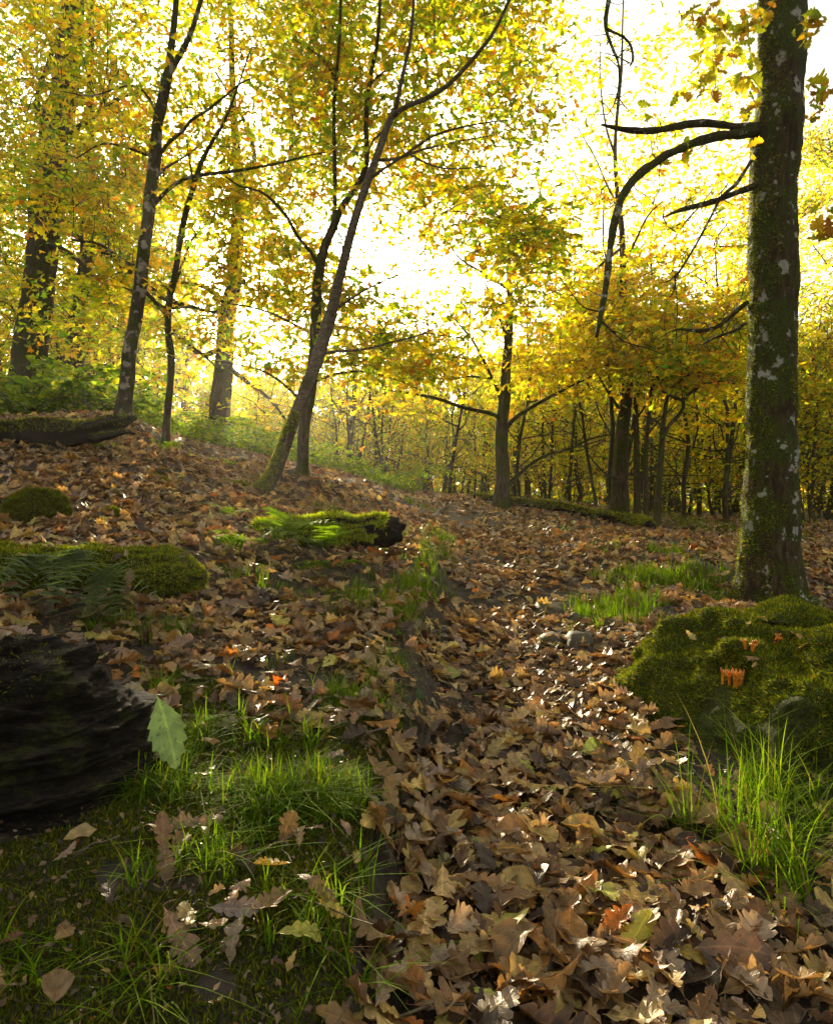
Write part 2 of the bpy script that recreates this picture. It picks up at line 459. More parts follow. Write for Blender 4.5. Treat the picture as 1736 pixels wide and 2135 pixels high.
# forward polar sheet, fine near the camera
th = np.concatenate([np.linspace(-math.pi * 0.97, -0.72, 50), np.linspace(-0.70, 0.70, 300), np.linspace(0.72, math.pi * 0.97, 50)])
th = np.append(th, th[0] + 2 * math.pi)
rr = np.concatenate([[0.12, 0.4, 0.7], 0.85 * np.exp(np.linspace(0, math.log(16 / 0.85), 250)), 16 * np.exp(np.linspace(0.05, math.log(120 / 16), 40))])
TT, RR = np.meshgrid(th, rr)
gx, gy = np.sin(TT) * RR, np.cos(TT) * RR
gzv = ground_z(gx, gy)
nr, ntt = gx.shape
idx = np.arange(nr * ntt).reshape(nr, ntt)
quads = np.stack([idx[:-1, :-1], idx[:-1, 1:], idx[1:, 1:], idx[1:, :-1]], -1).reshape(-1, 4)[:, ::-1]
V = np.stack([gx, gy, gzv], -1).reshape(-1, 3)
cidx = len(V)
V = np.vstack([V, [[0, 0, gz(0, 0)]]])
fan = np.array([[cidx, idx[0, k + 1], idx[0, k]] for k in range(ntt - 1)])
g = link('ground', mk_mesh('ground', V, [quads, fan], M_soil))
tag(g, kind='structure', label='dark woodland soil rising to the left of the path')

# ------------------------------------------------------------------ leaf shapes
def leaf_template(stations):
    """stations: list of (x, halfwidth, sweep): midrib plus two edges -> verts, tris. First and last have width 0."""
    V, T, prev = [], [], None
    for (x, wd, sw) in stations:
        if wd == 0:
            V.append((x, 0, 0)); cur = (len(V) - 1,) * 3
        else:
            V += [(x, 0, 0), (x + sw, wd, 0), (x + sw, -wd, 0)]
            cur = (len(V) - 3, len(V) - 2, len(V) - 1)
        if prev is not None:
            m0, l0, r0 = prev; m1, l1, r1 = cur
            if l1 != m1: T += [(m0, m1, l1)] ; T += [(m0, r1, m1)]
            if l0 != m0: T += [(m0, m1 if l1 == m1 else l1, l0)]; T += [(m0, r0, m1 if l1 == m1 else r1)]
        prev = cur
    V = np.array(V, float); T = np.array(T)
    V[:, 0] -= 0.5
    return V, T

OAK_HI = leaf_template([(0, 0, 0), (0.08, 0.015, 0), (0.15, 0.075, 0), (0.21, 0.115, 0.01), (0.26, 0.105, 0.02), (0.30, 0.07, 0.0), (0.37, 0.165, 0.02), (0.43, 0.19, 0.025), (0.47, 0.165, 0.03), (0.50, 0.10, 0),
                        (0.57, 0.215, 0.02), (0.63, 0.25, 0.03), (0.68, 0.21, 0.03), (0.70, 0.135, 0), (0.77, 0.20, 0.02), (0.82, 0.20, 0.03), (0.86, 0.13, 0.01), (0.92, 0.13, 0.01), (0.97, 0.075, 0.01), (1.0, 0, 0)])
OAK_MID = leaf_template([(0, 0, 0), (0.12, 0.03, 0), (0.27, 0.14, 0.02), (0.36, 0.09, 0), (0.48, 0.21, 0.02), (0.57, 0.2, 0.03), (0.64, 0.13, 0), (0.77, 0.22, 0.02), (0.88, 0.14, 0.01), (1.0, 0, 0)])
OAK_CAN = leaf_template([(0, 0, 0), (0.3, 0.17, 0.05), (0.42, 0.09, 0), (0.68, 0.27, 0.07), (0.8, 0.13, 0), (1.0, 0, 0)])
LEAF_LOW = leaf_template([(0, 0, 0), (0.5, 0.26, 0.1), (1.0, 0, 0)])
OVAL = leaf_template([(0, 0, 0), (0.05, 0.01, 0), (0.15, 0.12, 0.02), (0.3, 0.23, 0.02), (0.45, 0.28, 0.02), (0.6, 0.27, 0.02), (0.75, 0.2, 0.02), (0.88, 0.11, 0.01), (1.0, 0, 0)])
# chestnut-like long toothed leaf
TOOTH = leaf_template([(0, 0, 0), (0.06, 0.012, 0), (0.12, 0.07, 0.03), (0.17, 0.07, 0), (0.24, 0.14, 0.04), (0.29, 0.13, 0), (0.37, 0.2, 0.04), (0.43, 0.17, 0), (0.52, 0.23, 0.04),
                       (0.58, 0.18, 0), (0.67, 0.2, 0.04), (0.73, 0.14, 0), (0.81, 0.14, 0.04), (0.87, 0.08, 0), (0.93, 0.06, 0.03), (1, 0, 0)])

def basis(nrm, ang):
    """rotation matrices: local z -> nrm, spun by ang"""
    nrm = nrm / np.linalg.norm(nrm, axis=1, keepdims=True)
    a = np.tile([1.0, 0, 0], (len(nrm), 1)); bad = np.abs(nrm[:, 0]) > 0.9; a[bad] = [0, 1, 0]
    u = np.cross(nrm, a); u /= np.linalg.norm(u, axis=1, keepdims=True)
    v = np.cross(nrm, u)
    c, s = np.cos(ang)[:, None], np.sin(ang)[:, None]
    ux = u * c + v * s
    vy = np.cross(nrm, ux)
    return np.stack([ux, vy, nrm], 2)          # columns

def basis_dir(nrm, d):
    d = d / np.linalg.norm(d, axis=1, keepdims=True)
    n_ = nrm - d * (nrm * d).sum(1, keepdims=True); n_ /= np.linalg.norm(n_, axis=1, keepdims=True) + 1e-9
    return np.stack([d, np.cross(n_, d), n_], 2)

def leaves_geo(tpl, pos, nrm, ang, size, cols, curl=0.35, rng=R, vcol=0.12, aspect=1.0, Mx=None):
    T0, tri = tpl
    N_, k = len(pos), len(T0)
    L0 = np.broadcast_to(T0, (N_, k, 3)).copy()
    L0[:, :, 1] *= aspect * (1 + 0.18 * rng.standard_normal((N_, 1))).clip(0.6, 1.4)
    a = rng.normal(0, curl, (N_, 1)); b = rng.normal(0.25 * curl, curl, (N_, 1)) * 1.6; c = rng.normal(0, curl, (N_, 1)) * 1.2; d = rng.normal(0, curl, (N_, 1)) * 0.5
    x, y = L0[:, :, 0], L0[:, :, 1]
    ph = rng.uniform(0, 6.28, (N_, 1))
    bendy = rng.normal(0, 0.12, (N_, 1))
    L0[:, :, 2] = a * x * x + b * np.abs(y) * (0.5 + np.abs(y)) + c * x * y + d * x ** 3 + curl * 0.10 * np.sin(x * 13 + ph) * np.sign(y) * (np.abs(y) * 4)
    L0[:, :, 1] += bendy * x * x
    uv = np.broadcast_to(np.column_stack([T0[:, 0] + 0.5, T0[:, 1], T0[:, 2]]), (N_, k, 3))
    L0 = L0 * np.asarray(size).reshape(-1, 1, 1)
    M = basis(nrm, ang) if Mx is None else Mx
    W = np.einsum('nij,nkj->nki', M, L0) + pos[:, None, :]
    tris = (tri[None] + (np.arange(N_) * k)[:, None, None]).reshape(-1, 3)
    cc = cols[:, None, :] * (1 + vcol * rng.standard_normal((N_, k, 1)))
    return W.reshape(-1, 3), tris, np.clip(cc, 0, 1).reshape(-1, 3), uv.reshape(-1, 3)

def pick(pal, wts, n, rng=R, var=0.18):
    pal = np.array(pal, float); wts = np.array(wts, float); wts /= wts.sum()
    i = rng.choice(len(pal), n, p=wts)
    c = pal[i] * np.exp(rng.normal(0, var, (n, 1))) * np.exp(rng.normal(0, var * 0.3, (n, 3)))
    return np.clip(c, 0, 0.95), i

# ------------------------------------------------------------------ tubes
def smooth_line(pts, step=0.12):
    """Catmull-Rom through rows of [x y z r]"""
    pts = np.asarray(pts, float)
    if len(pts) < 3: 
        n = max(2, int(np.linalg.norm(pts[-1, :3] - pts[0, :3]) / step) + 1)
        t = np.linspace(0, 1, n)[:, None]
        return pts[0] * (1 - t) + pts[-1] * t
    e = np.vstack([2 * pts[0] - pts[1], pts, 2 * pts[-1] - pts[-2]])
    e[0, 3] = pts[0, 3]; e[-1, 3] = pts[-1, 3]
    out = []
    for i in range(1, len(e) - 2):
        p0, p1, p2, p3 = e[i - 1:i + 3]
        n = max(1, int(round(np.linalg.norm(p2[:3] - p1[:3]) / step)))
        t = (np.arange(n) / n)[:, None]
        out.append(0.5 * (2 * p1 + (p2 - p0) * t + (2 * p0 - 5 * p1 + 4 * p2 - p3) * t ** 2 + (3 * p1 - p0 - 3 * p2 + p3) * t ** 3))
    out.append(e[-2][None])
    o = np.vstack(out)
    o[:, 3] = np.clip(o[:, 3], 0.0008, None)
    return o

def tube(line, seg=8, rough=0.0, rf=6.0, cap=True, flute=0.0):
    line = np.asarray(line, float)
    p, r = line[:, :3], line[:, 3]
    t = np.gradient(p, axis=0); t /= np.linalg.norm(t, axis=1, keepdims=True) + 1e-12
    u = np.zeros_like(t); a = np.array([1.0, 0, 0]) if abs(t[0, 0]) < 0.8 else np.array([0, 1.0, 0])
    for i in range(len(p)):
        v = a - t[i] * np.dot(a, t[i]); v /= np.linalg.norm(v) + 1e-12
        u[i] = v; a = v
    v = np.cross(t, u)
    ang = np.linspace(0, 2 * math.pi, seg, endpoint=False)
    ca, sa = np.cos(ang), np.sin(ang)
    rad = u[:, None, :] * ca[None, :, None] + v[:, None, :] * sa[None, :, None]
    W = p[:, None, :] + rad * r[:, None, None]
    if rough > 0:
        nz = fbm(W, rf, 3)
        W = p[:, None, :] + rad * (r[:, None] * (1 + rough * nz))[:, :, None]
    if flute > 0:
        k = np.exp(-np.arange(len(p)) / 4.0)[:, None]
        W = W + rad * (r[:, None] * flute * k * np.sin(ang * 5 + 1)[None])[:, :, None]
    n = len(p)
    i = np.arange(n - 1)[:, None] * seg; j = np.arange(seg)[None]; j2 = (j + 1) % seg
    q = np.stack([i + j, i + j2, i + seg + j2, i + seg + j], -1).reshape(-1, 4)
    V = W.reshape(-1, 3)
    polys = [q]
    if cap:
        V = np.vstack([V, p[0], p[-1]])
        b = n * seg
        polys.append(np.array([[b, (k + 1) % seg, k] for k in range(seg)] + [[b + 1, (n - 1) * seg + k, (n - 1) * seg + (k + 1) % seg] for k in range(seg)]))
    return V, polys

def px_line(pts, Y0, Y1=None):
    """rows (px, py, width_px[, Y]) -> rows x y z r"""
    n = len(pts); out = []
    for i, a in enumerate(pts):
        Y = a[3] if len(a) > 3 else (Y0 if Y1 is None else Y0 + (Y1 - Y0) * i / (n - 1))
        p = P(a[0], a[1], Y)
        out.append([*p, a[2] / F * Y / 2])
    return np.array(out)

# ------------------------------------------------------------------ canopy density (share of sky hidden by leaves) on a coarse grid of directions
DM = np.array([
 [.95,.90,.45,.60,.45,.7,.85,.92,.9,.88,.82,.45,.25,.3,.5,.5],
 [.95,.80,.35,.55,.35,.65,.88,.9,.88,.88,.80,.38,.18,.16,.4,.4],
 [.95,.75,.40,.55,.35,.65,.88,.85,.88,.85,.75,.38,.2,.22,.3,.4],
 [.95,.80,.65,.65,.50,.65,.85,.8,.85,.82,.6,.36,.3,.3,.2,.4],
 [.95,.92,.85,.75,.60,.7,.5,.72,.82,.72,.4,.4,.42,.4,.25,.5],
 [.95,.92,.88,.75,.80,.6,.38,.4,.72,.5,.35,.4,.42,.3,.3,.7],
 [.92,.92,.88,.85,.80,.65,.45,.32,.5,.72,.62,.5,.5,.3,.4,.85],
 [.75,.90,.92,.85,.72,.8,.5,.4,.55,.65,.7,.5,.4,.4,.7,.92],
 [.70,.90,.92,.75,.60,.85,.6,.34,.4,.35,.62,.7,.5,.7,.85,.95],
 [.75,.88,.80,.60,.62,.90,.65,.5,.8,.92,.93,.95,.95,.95,.98,.98],
 [.85,.92,.80,.6,.88,.95,.93,.95,.98,.98,.98,.98,.98,.98,.98,.98],
 [.92,.95,.85,.7,.80,.92,.95,.95,.98,.98,.98,.98,.98,.98,.98,.98]])
DY = np.array([35, 105, 175, 245, 315, 385, 455, 525, 595, 665, 735, 805.])
DX = 120 + 100 * np.arange(16.)
def dens(px, py):
    fx = np.clip((px - DX[0]) / 100, 0, 14.999); fy = np.clip(np.interp(py, DY, np.arange(12.)), 0, 10.999)
    ix, iy = fx.astype(int), fy.astype(int); tx, ty = fx - ix, fy - iy
    return (DM[iy, ix] * (1 - tx) * (1 - ty) + DM[iy, ix + 1] * tx * (1 - ty) + DM[iy + 1, ix] * (1 - tx) * ty + DM[iy + 1, ix + 1] * tx * ty)
SV = np.array(SDIR)
def sun_open(p, keep=0.34):
    """which clusters stand in the light that falls on the path in flecks: returns keep mask"""
    h = (p[:, 2] - 0.35) / SV[2]
    gx_, gy_ = p[:, 0] - SV[0] * h, p[:, 1] - SV[1] * h
    q = np.stack([gx_, gy_, np.zeros_like(gx_)], -1)
    inside = (gy_ > 0.9) & (gy_ < 9.5) & (gx_ > -2.6) & (gx_ < 2.4)
    pat = noise(q, 1.3) + 0.5 * noise(q + 3, 3.1) > -0.45
    drop = inside & pat & (R.random(len(p)) > keep)
    t_ = (p[:, 1] - 4.2) / SV[1]; xt = p[:, 0] - SV[0] * t_; zt_ = p[:, 2] - SV[2] * t_
    drop |= (t_ > 0.3) & (np.abs(xt - 1.92) < 0.26) & (zt_ > 0.1) & (zt_ < 3.4) & (R.random(len(p)) > 0.12)
    u_, v_ = 868 + F * p[:, 0] / p[:, 1], 1067.5 - F * (p[:, 2] - EYE) / p[:, 1]
    drop |= (np.hypot(u_ - 512, v_ - 652) < 34)
    return ~drop

def project(p):
    return 868 + F * p[:, 0] / p[:, 1], 1067.5 - F * (p[:, 2] - EYE) / p[:, 1]

PAL_CAN = [(0.55, 0.53, 0.015), (0.36, 0.44, 0.015), (0.72, 0.62, 0.02), (0.70, 0.42, 0.02), (0.20, 0.33, 0.015), (0.48, 0.22, 0.015)]

def grow_tree(name, base, limbs, cl_boxes, mat, label, cat='tree', group=None, trunk_seg=12, leaf='can', leaf_size=0.085, per=15, weights=(5, 4, 4, 1.5, 2, 0.7),
              rough=0.06, twig_seg=3, spread=0.2, thin_sun=True, twig_r=1.0):
    """limbs: list of ('trunk'|'branch', line rows) ; cl_boxes: list of (x0,y0,x1,y1,Y0,Y1,N)"""
    root = empty(name, base, label, cat, group)
    nodes = []
    for i, (nm, rows) in enumerate(limbs):
        ln = smooth_line(rows, 0.09 if i == 0 else 0.07)
        jit = noise(ln[:, :3] * 1.0 + i * 5, 3.0) * ln[:, 3] * 0.3
        ln[:, 0] += jit
        V, pl = tube(ln, trunk_seg if nm == 'trunk' else max(6, trunk_seg // 2), rough, 9.0, True)
        link(nm, mk_mesh(nm, V - np.asarray(base), pl, mat), root)
        if rows is not None: nodes.append(ln[len(ln) // 4 if i == 0 else 1:])
    nodes = np.vstack(nodes)[:, :3]
    cs = []
    for (x0, y0, x1, y1, Ya, Yb, n) in cl_boxes:
        m = 0; tries = 0
        while m < n and tries < 60:
            tries += 1
            u = R.uniform(x0, x1, n); v = R.uniform(y0, y1, n); Y = R.uniform(Ya, Yb, n)
            d = dens(u, v); wgt = -np.log(1 - np.clip(d, 0, 0.97)) / 3.0
            # irregular clumps
            wp = np.stack([(u - 868) / F * Y, Y, EYE - (v - 1067.5) / F * Y], -1)
            wgt = wgt * np.clip(0.55 + 1.3 * noise(wp, 1.6), 0.03, 1.5)
            k = R.random(n) < wgt
            pts = wp[k][: n - m]
            cs.append(pts); m += len(pts)
    cl = np.vstack(cs)
    if thin_sun: cl = cl[sun_open(cl)]
    # order by closeness to the wood
    def nd(q, nodes):
        out = np.full(len(q), 1e9); ar = np.zeros(len(q), int)
        for s in range(0, len(q), 400):
            d = np.linalg.norm(q[s:s + 400, None] - nodes[None], axis=2)
            ar[s:s + 400] = d.argmin(1); out[s:s + 400] = d.min(1)
        return out, ar
    d0, _ = nd(cl, nodes)
    cl = cl[np.argsort(d0)]
    G = Geo(); tips = []
    nds = nodes.copy()
    for blk in range(0, len(cl), 25):
        q = cl[blk:blk + 25]
        # prefer to leave from below/inside: shift the query downwards
        _, ar = nd(q - np.array([0, 0, 0.15]), nds)
        new = []
        for c, a in zip(q, ar):
            s = nds[a]; d = c - s; L_ = np.linalg.norm(d)
            if L_ < 0.02: continue
            k = max(3, min(9, int(L_ / 0.12) + 2))
            t = np.linspace(0, 1, k)[:, None]
            off = np.cross(d, [0.3, 0.2, 1.0]); off /= np.linalg.norm(off) + 1e-9
            pts = s + d * t + np.array([0, 0, 1.0]) * (L_ * 0.12 * np.sin(t * math.pi)) + off * (L_ * R.normal(0, 0.10)) * np.sin(t * math.pi)
            pts[1:] += R.normal(0, 0.018 * min(1, L_), pts[1:].shape)
            r0 = (0.0022 + 0.0055 * min(L_, 1.6)) * twig_r
            rad = r0 * (1 - 0.75 * t[:, 0])
            G.add(*tube(np.column_stack([pts, rad]), twig_seg, 0, cap=False), col=(0.1, 0.08, 0.05))
            new.append(pts[1:]); tips.append((pts[-2], c))
        if new: nds = np.vstack([nds, np.vstack(new)])
    if len(cl) and per > 0:
        nr3 = 3
        A_, D_, Lr = [], [], []
        for c in cl:
            for _ in range(nr3):
                d = R.normal(0, 1, 3); d[2] = d[2] * 0.35 - 0.05; d /= np.linalg.norm(d)
                L_ = spread * R.uniform(0.9, 2.1)
                mid = c + d * L_ * 0.5 + R.normal(0, 0.02, 3); end = c + d * L_ + [0, 0, -0.06 * L_]
                G.add(*tube(np.array([[*c, 0.0018 * twig_r], [*mid, 0.0014 * twig_r], [*end, 0.0007 * twig_r]]), 3, 0, cap=False), col=(0.1, 0.08, 0.05))
                A_.append((c, mid, end)); D_.append(d)
        A_ = np.array(A_); D_ = np.array(D_)
        npr = max(1, int(round(per * 1.1 / nr3)))
        n = len(A_) * npr
        ri = np.repeat(np.arange(len(A_)), npr)
        t = np.clip((np.tile(np.linspace(0.2, 1.05, npr), len(A_)) + R.normal(0, 0.06, n)), 0.05, 1.1)[:, None]
        a0, a1, a2 = A_[ri, 0], A_[ri, 1], A_[ri, 2]
        att = np.where(t < 0.5, a0 + (a1 - a0) * t * 2, a1 + (a2 - a1) * (t - 0.5) * 2)
        side = np.cross(D_[ri], [0, 0, 1.0]); side /= np.linalg.norm(side, axis=1, keepdims=True)
        sg = np.where(np.tile(np.arange(npr), len(A_)) % 2 == 0, 1.0, -1.0)[:, None]
        dl = D_[ri] * 0.6 + side * sg * 0.8 + R.normal(0, 0.35, (n, 3)) + [0, 0, -0.15]; dl /= np.linalg.norm(dl, axis=1, keepdims=True)
        nrm = R.normal(0, 0.55, (n, 3)) + np.array([0, 0, 0.9])
        sz = leaf_size * R.uniform(0.65, 1.35, n)
        pos = att + dl * (0.5 * sz[:, None])
        ctint = R.normal(0, 1, len(cl))[ri // nr3]
        cols, ii = pick(PAL_CAN, weights, n)
        cols = np.clip(cols * (1 + 0.14 * ctint[:, None] * np.array([[1.0, -0.2, 0.0]])), 0, 0.95)
        tpl = {'can': OAK_CAN, 'mid': OAK_MID, 'low': LEAF_LOW}[leaf]
        Vv, tr, cc, uv = leaves_geo(tpl, pos, nrm, None, sz, cols, 0.5, Mx=basis_dir(nrm, dl))
        me = mk_mesh('crown', Vv - np.asarray(base), [tr], M_canopy, cc, None, True)
        o = link('crown', me, root); o['kind'] = 'stuff'
    if G.n:
        o = link('twigs', G.mesh('twigs', mat, base), root); o['kind'] = 'stuff'
    return root

def B(px, py, Y):
    p = P(px, py, Y); p[2] = gz(p[0], p[1]) ; return p

# ---- 1. big mossy trunk at the right
Yt = 4.2
tr = px_line([(1606, 1310, 240), (1604, 1268, 180), (1601, 1230, 138), (1603, 1160, 116), (1607, 1030, 102), (1609, 900, 98), (1611, 760, 95), (1611, 620, 92), (1610, 480, 90),
              (1613, 380, 90), (1617, 300, 98), (1621, 262, 100), (1625, 200, 88), (1629, 70, 88), (1636, -120, 84), (1650, -420, 76)], Yt)
base = B(1604, 1262, Yt)
big_branches = [
 px_line([(1600, 268, 34), (1560, 268, 22), (1530, 264, 17), (1490, 258, 15), (1440, 258, 15), (1400, 266, 14), (1350, 273, 14), (1310, 271, 12), (1280, 266, 9), (1254, 260, 4)], 4.2, 3.9),
 px_line([(1600, 275, 32), (1560, 276, 22), (1515, 281, 20), (1470, 290, 19), (1420, 308, 18), (1370, 335, 18), (1325, 370, 17), (1296, 412, 17), (1280, 465, 16), (1271, 520, 15), (1265, 575, 13), (1258, 620, 12), (1252, 655, 11), (1243, 702, 7)], 4.2, 3.7),
 px_line([(1600, 380, 26), (1566, 390, 14), (1520, 408, 12), (1470, 425, 11), (1430, 434, 10), (1400, 445, 7), (1383, 453, 3)], 4.2, 4.0),
 px_line([(1590, 300, 14), (1572, 322, 8), (1555, 352, 7), (1532, 385, 7), (1505, 408, 6), (1492, 430, 6), (1478, 458, 5), (1450, 510, 4), (1420, 560, 4), (1408, 580, 3), (1402, 612, 2)], 4.2, 3.9),
 px_line([(1600, 640, 24), (1566, 628, 10), (1545, 640, 9), (1520, 662, 9), (1490, 683, 8), (1455, 690, 8), (1420, 686, 5), (1400, 690, 3)], 4.2, 4.5),
 px_line([(1600, 690, 22), (1562, 672, 8), (1530, 690, 7), (1500, 700, 5), (1465, 716, 3)], 4.2, 4.6),
 px_line([(1620, -260, 60), (1500, -230, 30), (1380, -160, 20), (1290, -60, 12), (1262, 40, 9), (1274, 95, 7), (1288, 130, 6), (1290, 175, 5), (1280, 215, 3), (1262, 245, 2)], 4.2, 3.9),
 px_line([(1262, 60, 7), (1300, 78, 5), (1316, 100, 5), (1318, 128, 6), (1312, 138, 3)], 3.95, 3.9),
]
root_big = empty('mossy_tree', base, 'thick mossy tree trunk with white lichen patches behind the right-hand stump', 'tree')
ln = smooth_line(tr, 0.028)
V, pl = tube(ln, 56, 0.05, 10, True, 0.0)
V = V + 0
# bark furrows
cen = np.repeat(ln[:, :3], 56, 0); cen = np.vstack([cen, cen[:1], cen[-1:]])
dirv = V - cen; rad_ = np.linalg.norm(dirv, axis=1, keepdims=True) + 1e-9
fur = fbm(V * np.array([1, 1, 0.18]), 38, 3)[:, None]
V = V + dirv / rad_ * (fur * 0.008 + (fbm(V * np.array([1, 1, 0.5]), 4.5, 2)[:, None]) * 0.012)
hh = np.clip((0.45 - (V[:, 2:3] - base[2])) / 0.45, 0, 1) ** 2
angv = np.arctan2(dirv[:, 1], dirv[:, 0])[:, None]
V = V + dirv / rad_ * hh * (0.07 * np.clip(np.sin(angv * 4 + 0.7), -0.3, 1) + 0.03 * np.sin(angv * 9))
V[:, 2:3] = V[:, 2:3]
link('trunk', mk_mesh('trunk', V - base, pl, M_bark_big), root_big)
for b in big_branches:
    l2 = smooth_line(b, 0.04)
    V2, p2 = tube(l2, 12, 0.26, 15, True)
    link('branch', mk_mesh('branch', V2 - base, p2, M_bark_big), root_big)
# twiglets at branch ends and the leaf sprays near the trunk
G = Geo()
for (a, n, L_) in [(big_branches[1], 26, 0.16), (big_branches[0], 8, 0.06), (big_branches[2], 9, 0.07), (big_branches[3], 22, 0.16), (big_branches[4], 22, 0.2), (big_branches[5], 16, 0.2), (big_branches[6], 34, 0.16), (big_branches[7], 10, 0.12)]:
    l2 = smooth_line(a, 0.03)
    for _ in range(n):
        i = int(len(l2) * (0.35 + 0.65 * random.random())); i = min(i, len(l2) - 1)
        s = l2[i, :3]; d = R.normal(0, 1, 3); d[1] *= 0.6; d /= np.linalg.norm(d); ll = L_ * R.uniform(0.3, 1.4)
        pts = s + d * np.linspace(0, ll, 5)[:, None]; pts[1:] += R.normal(0, 0.012, (4, 3)) * np.arange(1, 5)[:, None] / 3
        G.add(*tube(np.column_stack([pts, np.linspace(0.0035, 0.001, 5)]), 4, cap=False))
for tw in [[(1243, 660, 5), (1275, 690, 4), (1300, 712, 3), (1345, 725, 2), (1385, 740, 1)], [(1250, 650, 4), (1215, 640, 3), (1190, 610, 2), (1165, 575, 1)], [(1276, 690, 3), (1300, 700, 2), (1330, 740, 1)],
           [(1418, 562, 3), (1395, 585, 3), (1375, 590, 1)], [(1312, 132, 4), (1290, 120, 3), (1255, 110, 2), (1230, 112, 1)], [(1405, 575, 3), (1410, 620, 2), (1412, 660, 1)],
           [(1286, 200, 3), (1310, 230, 2), (1350, 255, 1)], [(1288, 140, 3), (1268, 122, 2), (1250, 118, 1)], [(1500, 684, 4), (1535, 640, 3), (1550, 600, 2)]]:
    G.add(*tube(smooth_line(px_line(tw, 3.85), 0.03), 4, cap=False))
o = link('twigs', G.mesh('twigs', M_bark_big, base), root_big); o['kind'] = 'stuff'
# leaf sprays hanging top right (near, lobed)
cl = []
for (u, v, n) in [(1470, 100, 2), (1500, 130, 2), (1540, 110, 2), (1525, 90, 2), (1555, 150, 2), (1560, 190, 3), (1475, 165, 3), (1450, 185, 3), (1530, 170, 2), (1545, 55, 6), (1500, 50, 6), (1420, 210, 1), (1560, 225, 2),
                  (1350, 250, 1), (1440, 330, 2), (1430, 305, 1), (1560, 300, 1), (1400, 330, 1), (1700, 200, 9), (1720, 480, 9), (1690, 60, 9), (1590, 40, 6), (1450, 30, 6)]:
    p = P(u, v, R.uniform(3.7, 4.1)); cl.append(np.tile(p, (n * 2, 1)) + R.normal(0, 0.035, (n * 2, 3)))
cl = np.vstack(cl)
cols, _ = pick([(0.55, 0.36, 0.02), (0.34, 0.42, 0.02), (0.42, 0.2, 0.015), (0.52, 0.5, 0.03)], [2, 4, 1.2, 3], len(cl))
Vv, trr, cc, uv = leaves_geo(OAK_HI, cl, R.normal(0, 1, (len(cl), 3)) + [0, -0.7, 0.3], R.uniform(0, 6.28, len(cl)), R.uniform(0.07, 0.12, len(cl)), cols, 0.5)
o = link('crown', mk_mesh('crown', Vv - base, [trr], M_canopy, cc), root_big); o['kind'] = 'stuff'

# moss fuzz generator on a surface: needs points and normals
def fuzz(pos, nrm, length, cols, jit=0.7):
    n = len(pos)
    d = nrm + R.normal(0, jit, (n, 3)); d /= np.linalg.norm(d, axis=1, keepdims=True)
    side = np.cross(d, R.normal(0, 1, (n, 3))); side /= np.linalg.norm(side, axis=1, keepdims=True) + 1e-9
    L_ = length * R.uniform(0.5, 1.4, (n, 1))
    wd = L_ * 0.26
    A = pos - side * wd * 0.5; Bv = pos + side * wd * 0.5
    C = pos + d * L_ + np.cross(side, d) * L_ * 0.2
    V = np.stack([A, Bv, C], 1).reshape(-1, 3)
    T = np.arange(3 * n).reshape(-1, 3)
    cc = np.repeat(cols, 3, 0); cc[2::3] *= 1.3
    return V, T, cc

def sample_surface(V, quads, n, rng=R):
    V = np.asarray(V); q = np.asarray(quads)
    a, b, c, d = V[q[:, 0]], V[q[:, 1]], V[q[:, 2]], V[q[:, 3]]
    nr_ = np.cross(c - a, d - b); ar = np.linalg.norm(nr_, axis=1)
    i = rng.choice(len(q), n, p=ar / ar.sum())
    s, t = rng.random((n, 1)), rng.random((n, 1))
    p = (a[i] * (1 - s) + b[i] * s) * (1 - t) + (d[i] * (1 - s) + c[i] * s) * t
    return p, nr_[i] / ar[i][:, None]
PAL_MOSS = [(0.13, 0.17, 0.008), (0.22, 0.23, 0.010), (0.07, 0.10, 0.006), (0.28, 0.25, 0.012)]
def moss_coat(V, quads, n, length, parent, base, outward=True, test=None, dark=1.0):
    p, nr_ = sample_surface(V, quads, n)
    if test is not None:
        k = test(p, nr_); p, nr_ = p[k], nr_[k]
    cols, _ = pick(PAL_MOSS, [4, 3, 3, 1], len(p), var=0.3)
    cols = cols * dark
    Vf, Tf, cf = fuzz(p, nr_, length, cols)
    o = link('moss', mk_mesh('moss', Vf - np.asarray(base), [Tf], M_moss, cf, None, False), parent); o['kind'] = 'stuff'
    return o
moss_coat(V, pl[0], 46000, 0.016, root_big, base, test=lambda p, n: ((n[:, 0] < -0.1) & (noise(p, 5) + (-n[:, 0]) * 1.0 > 0.25)) | (noise(p, 4) > 0.5), dark=1.3)  # moss mostly on the left side, its colour brightened to suggest a sunlit rim

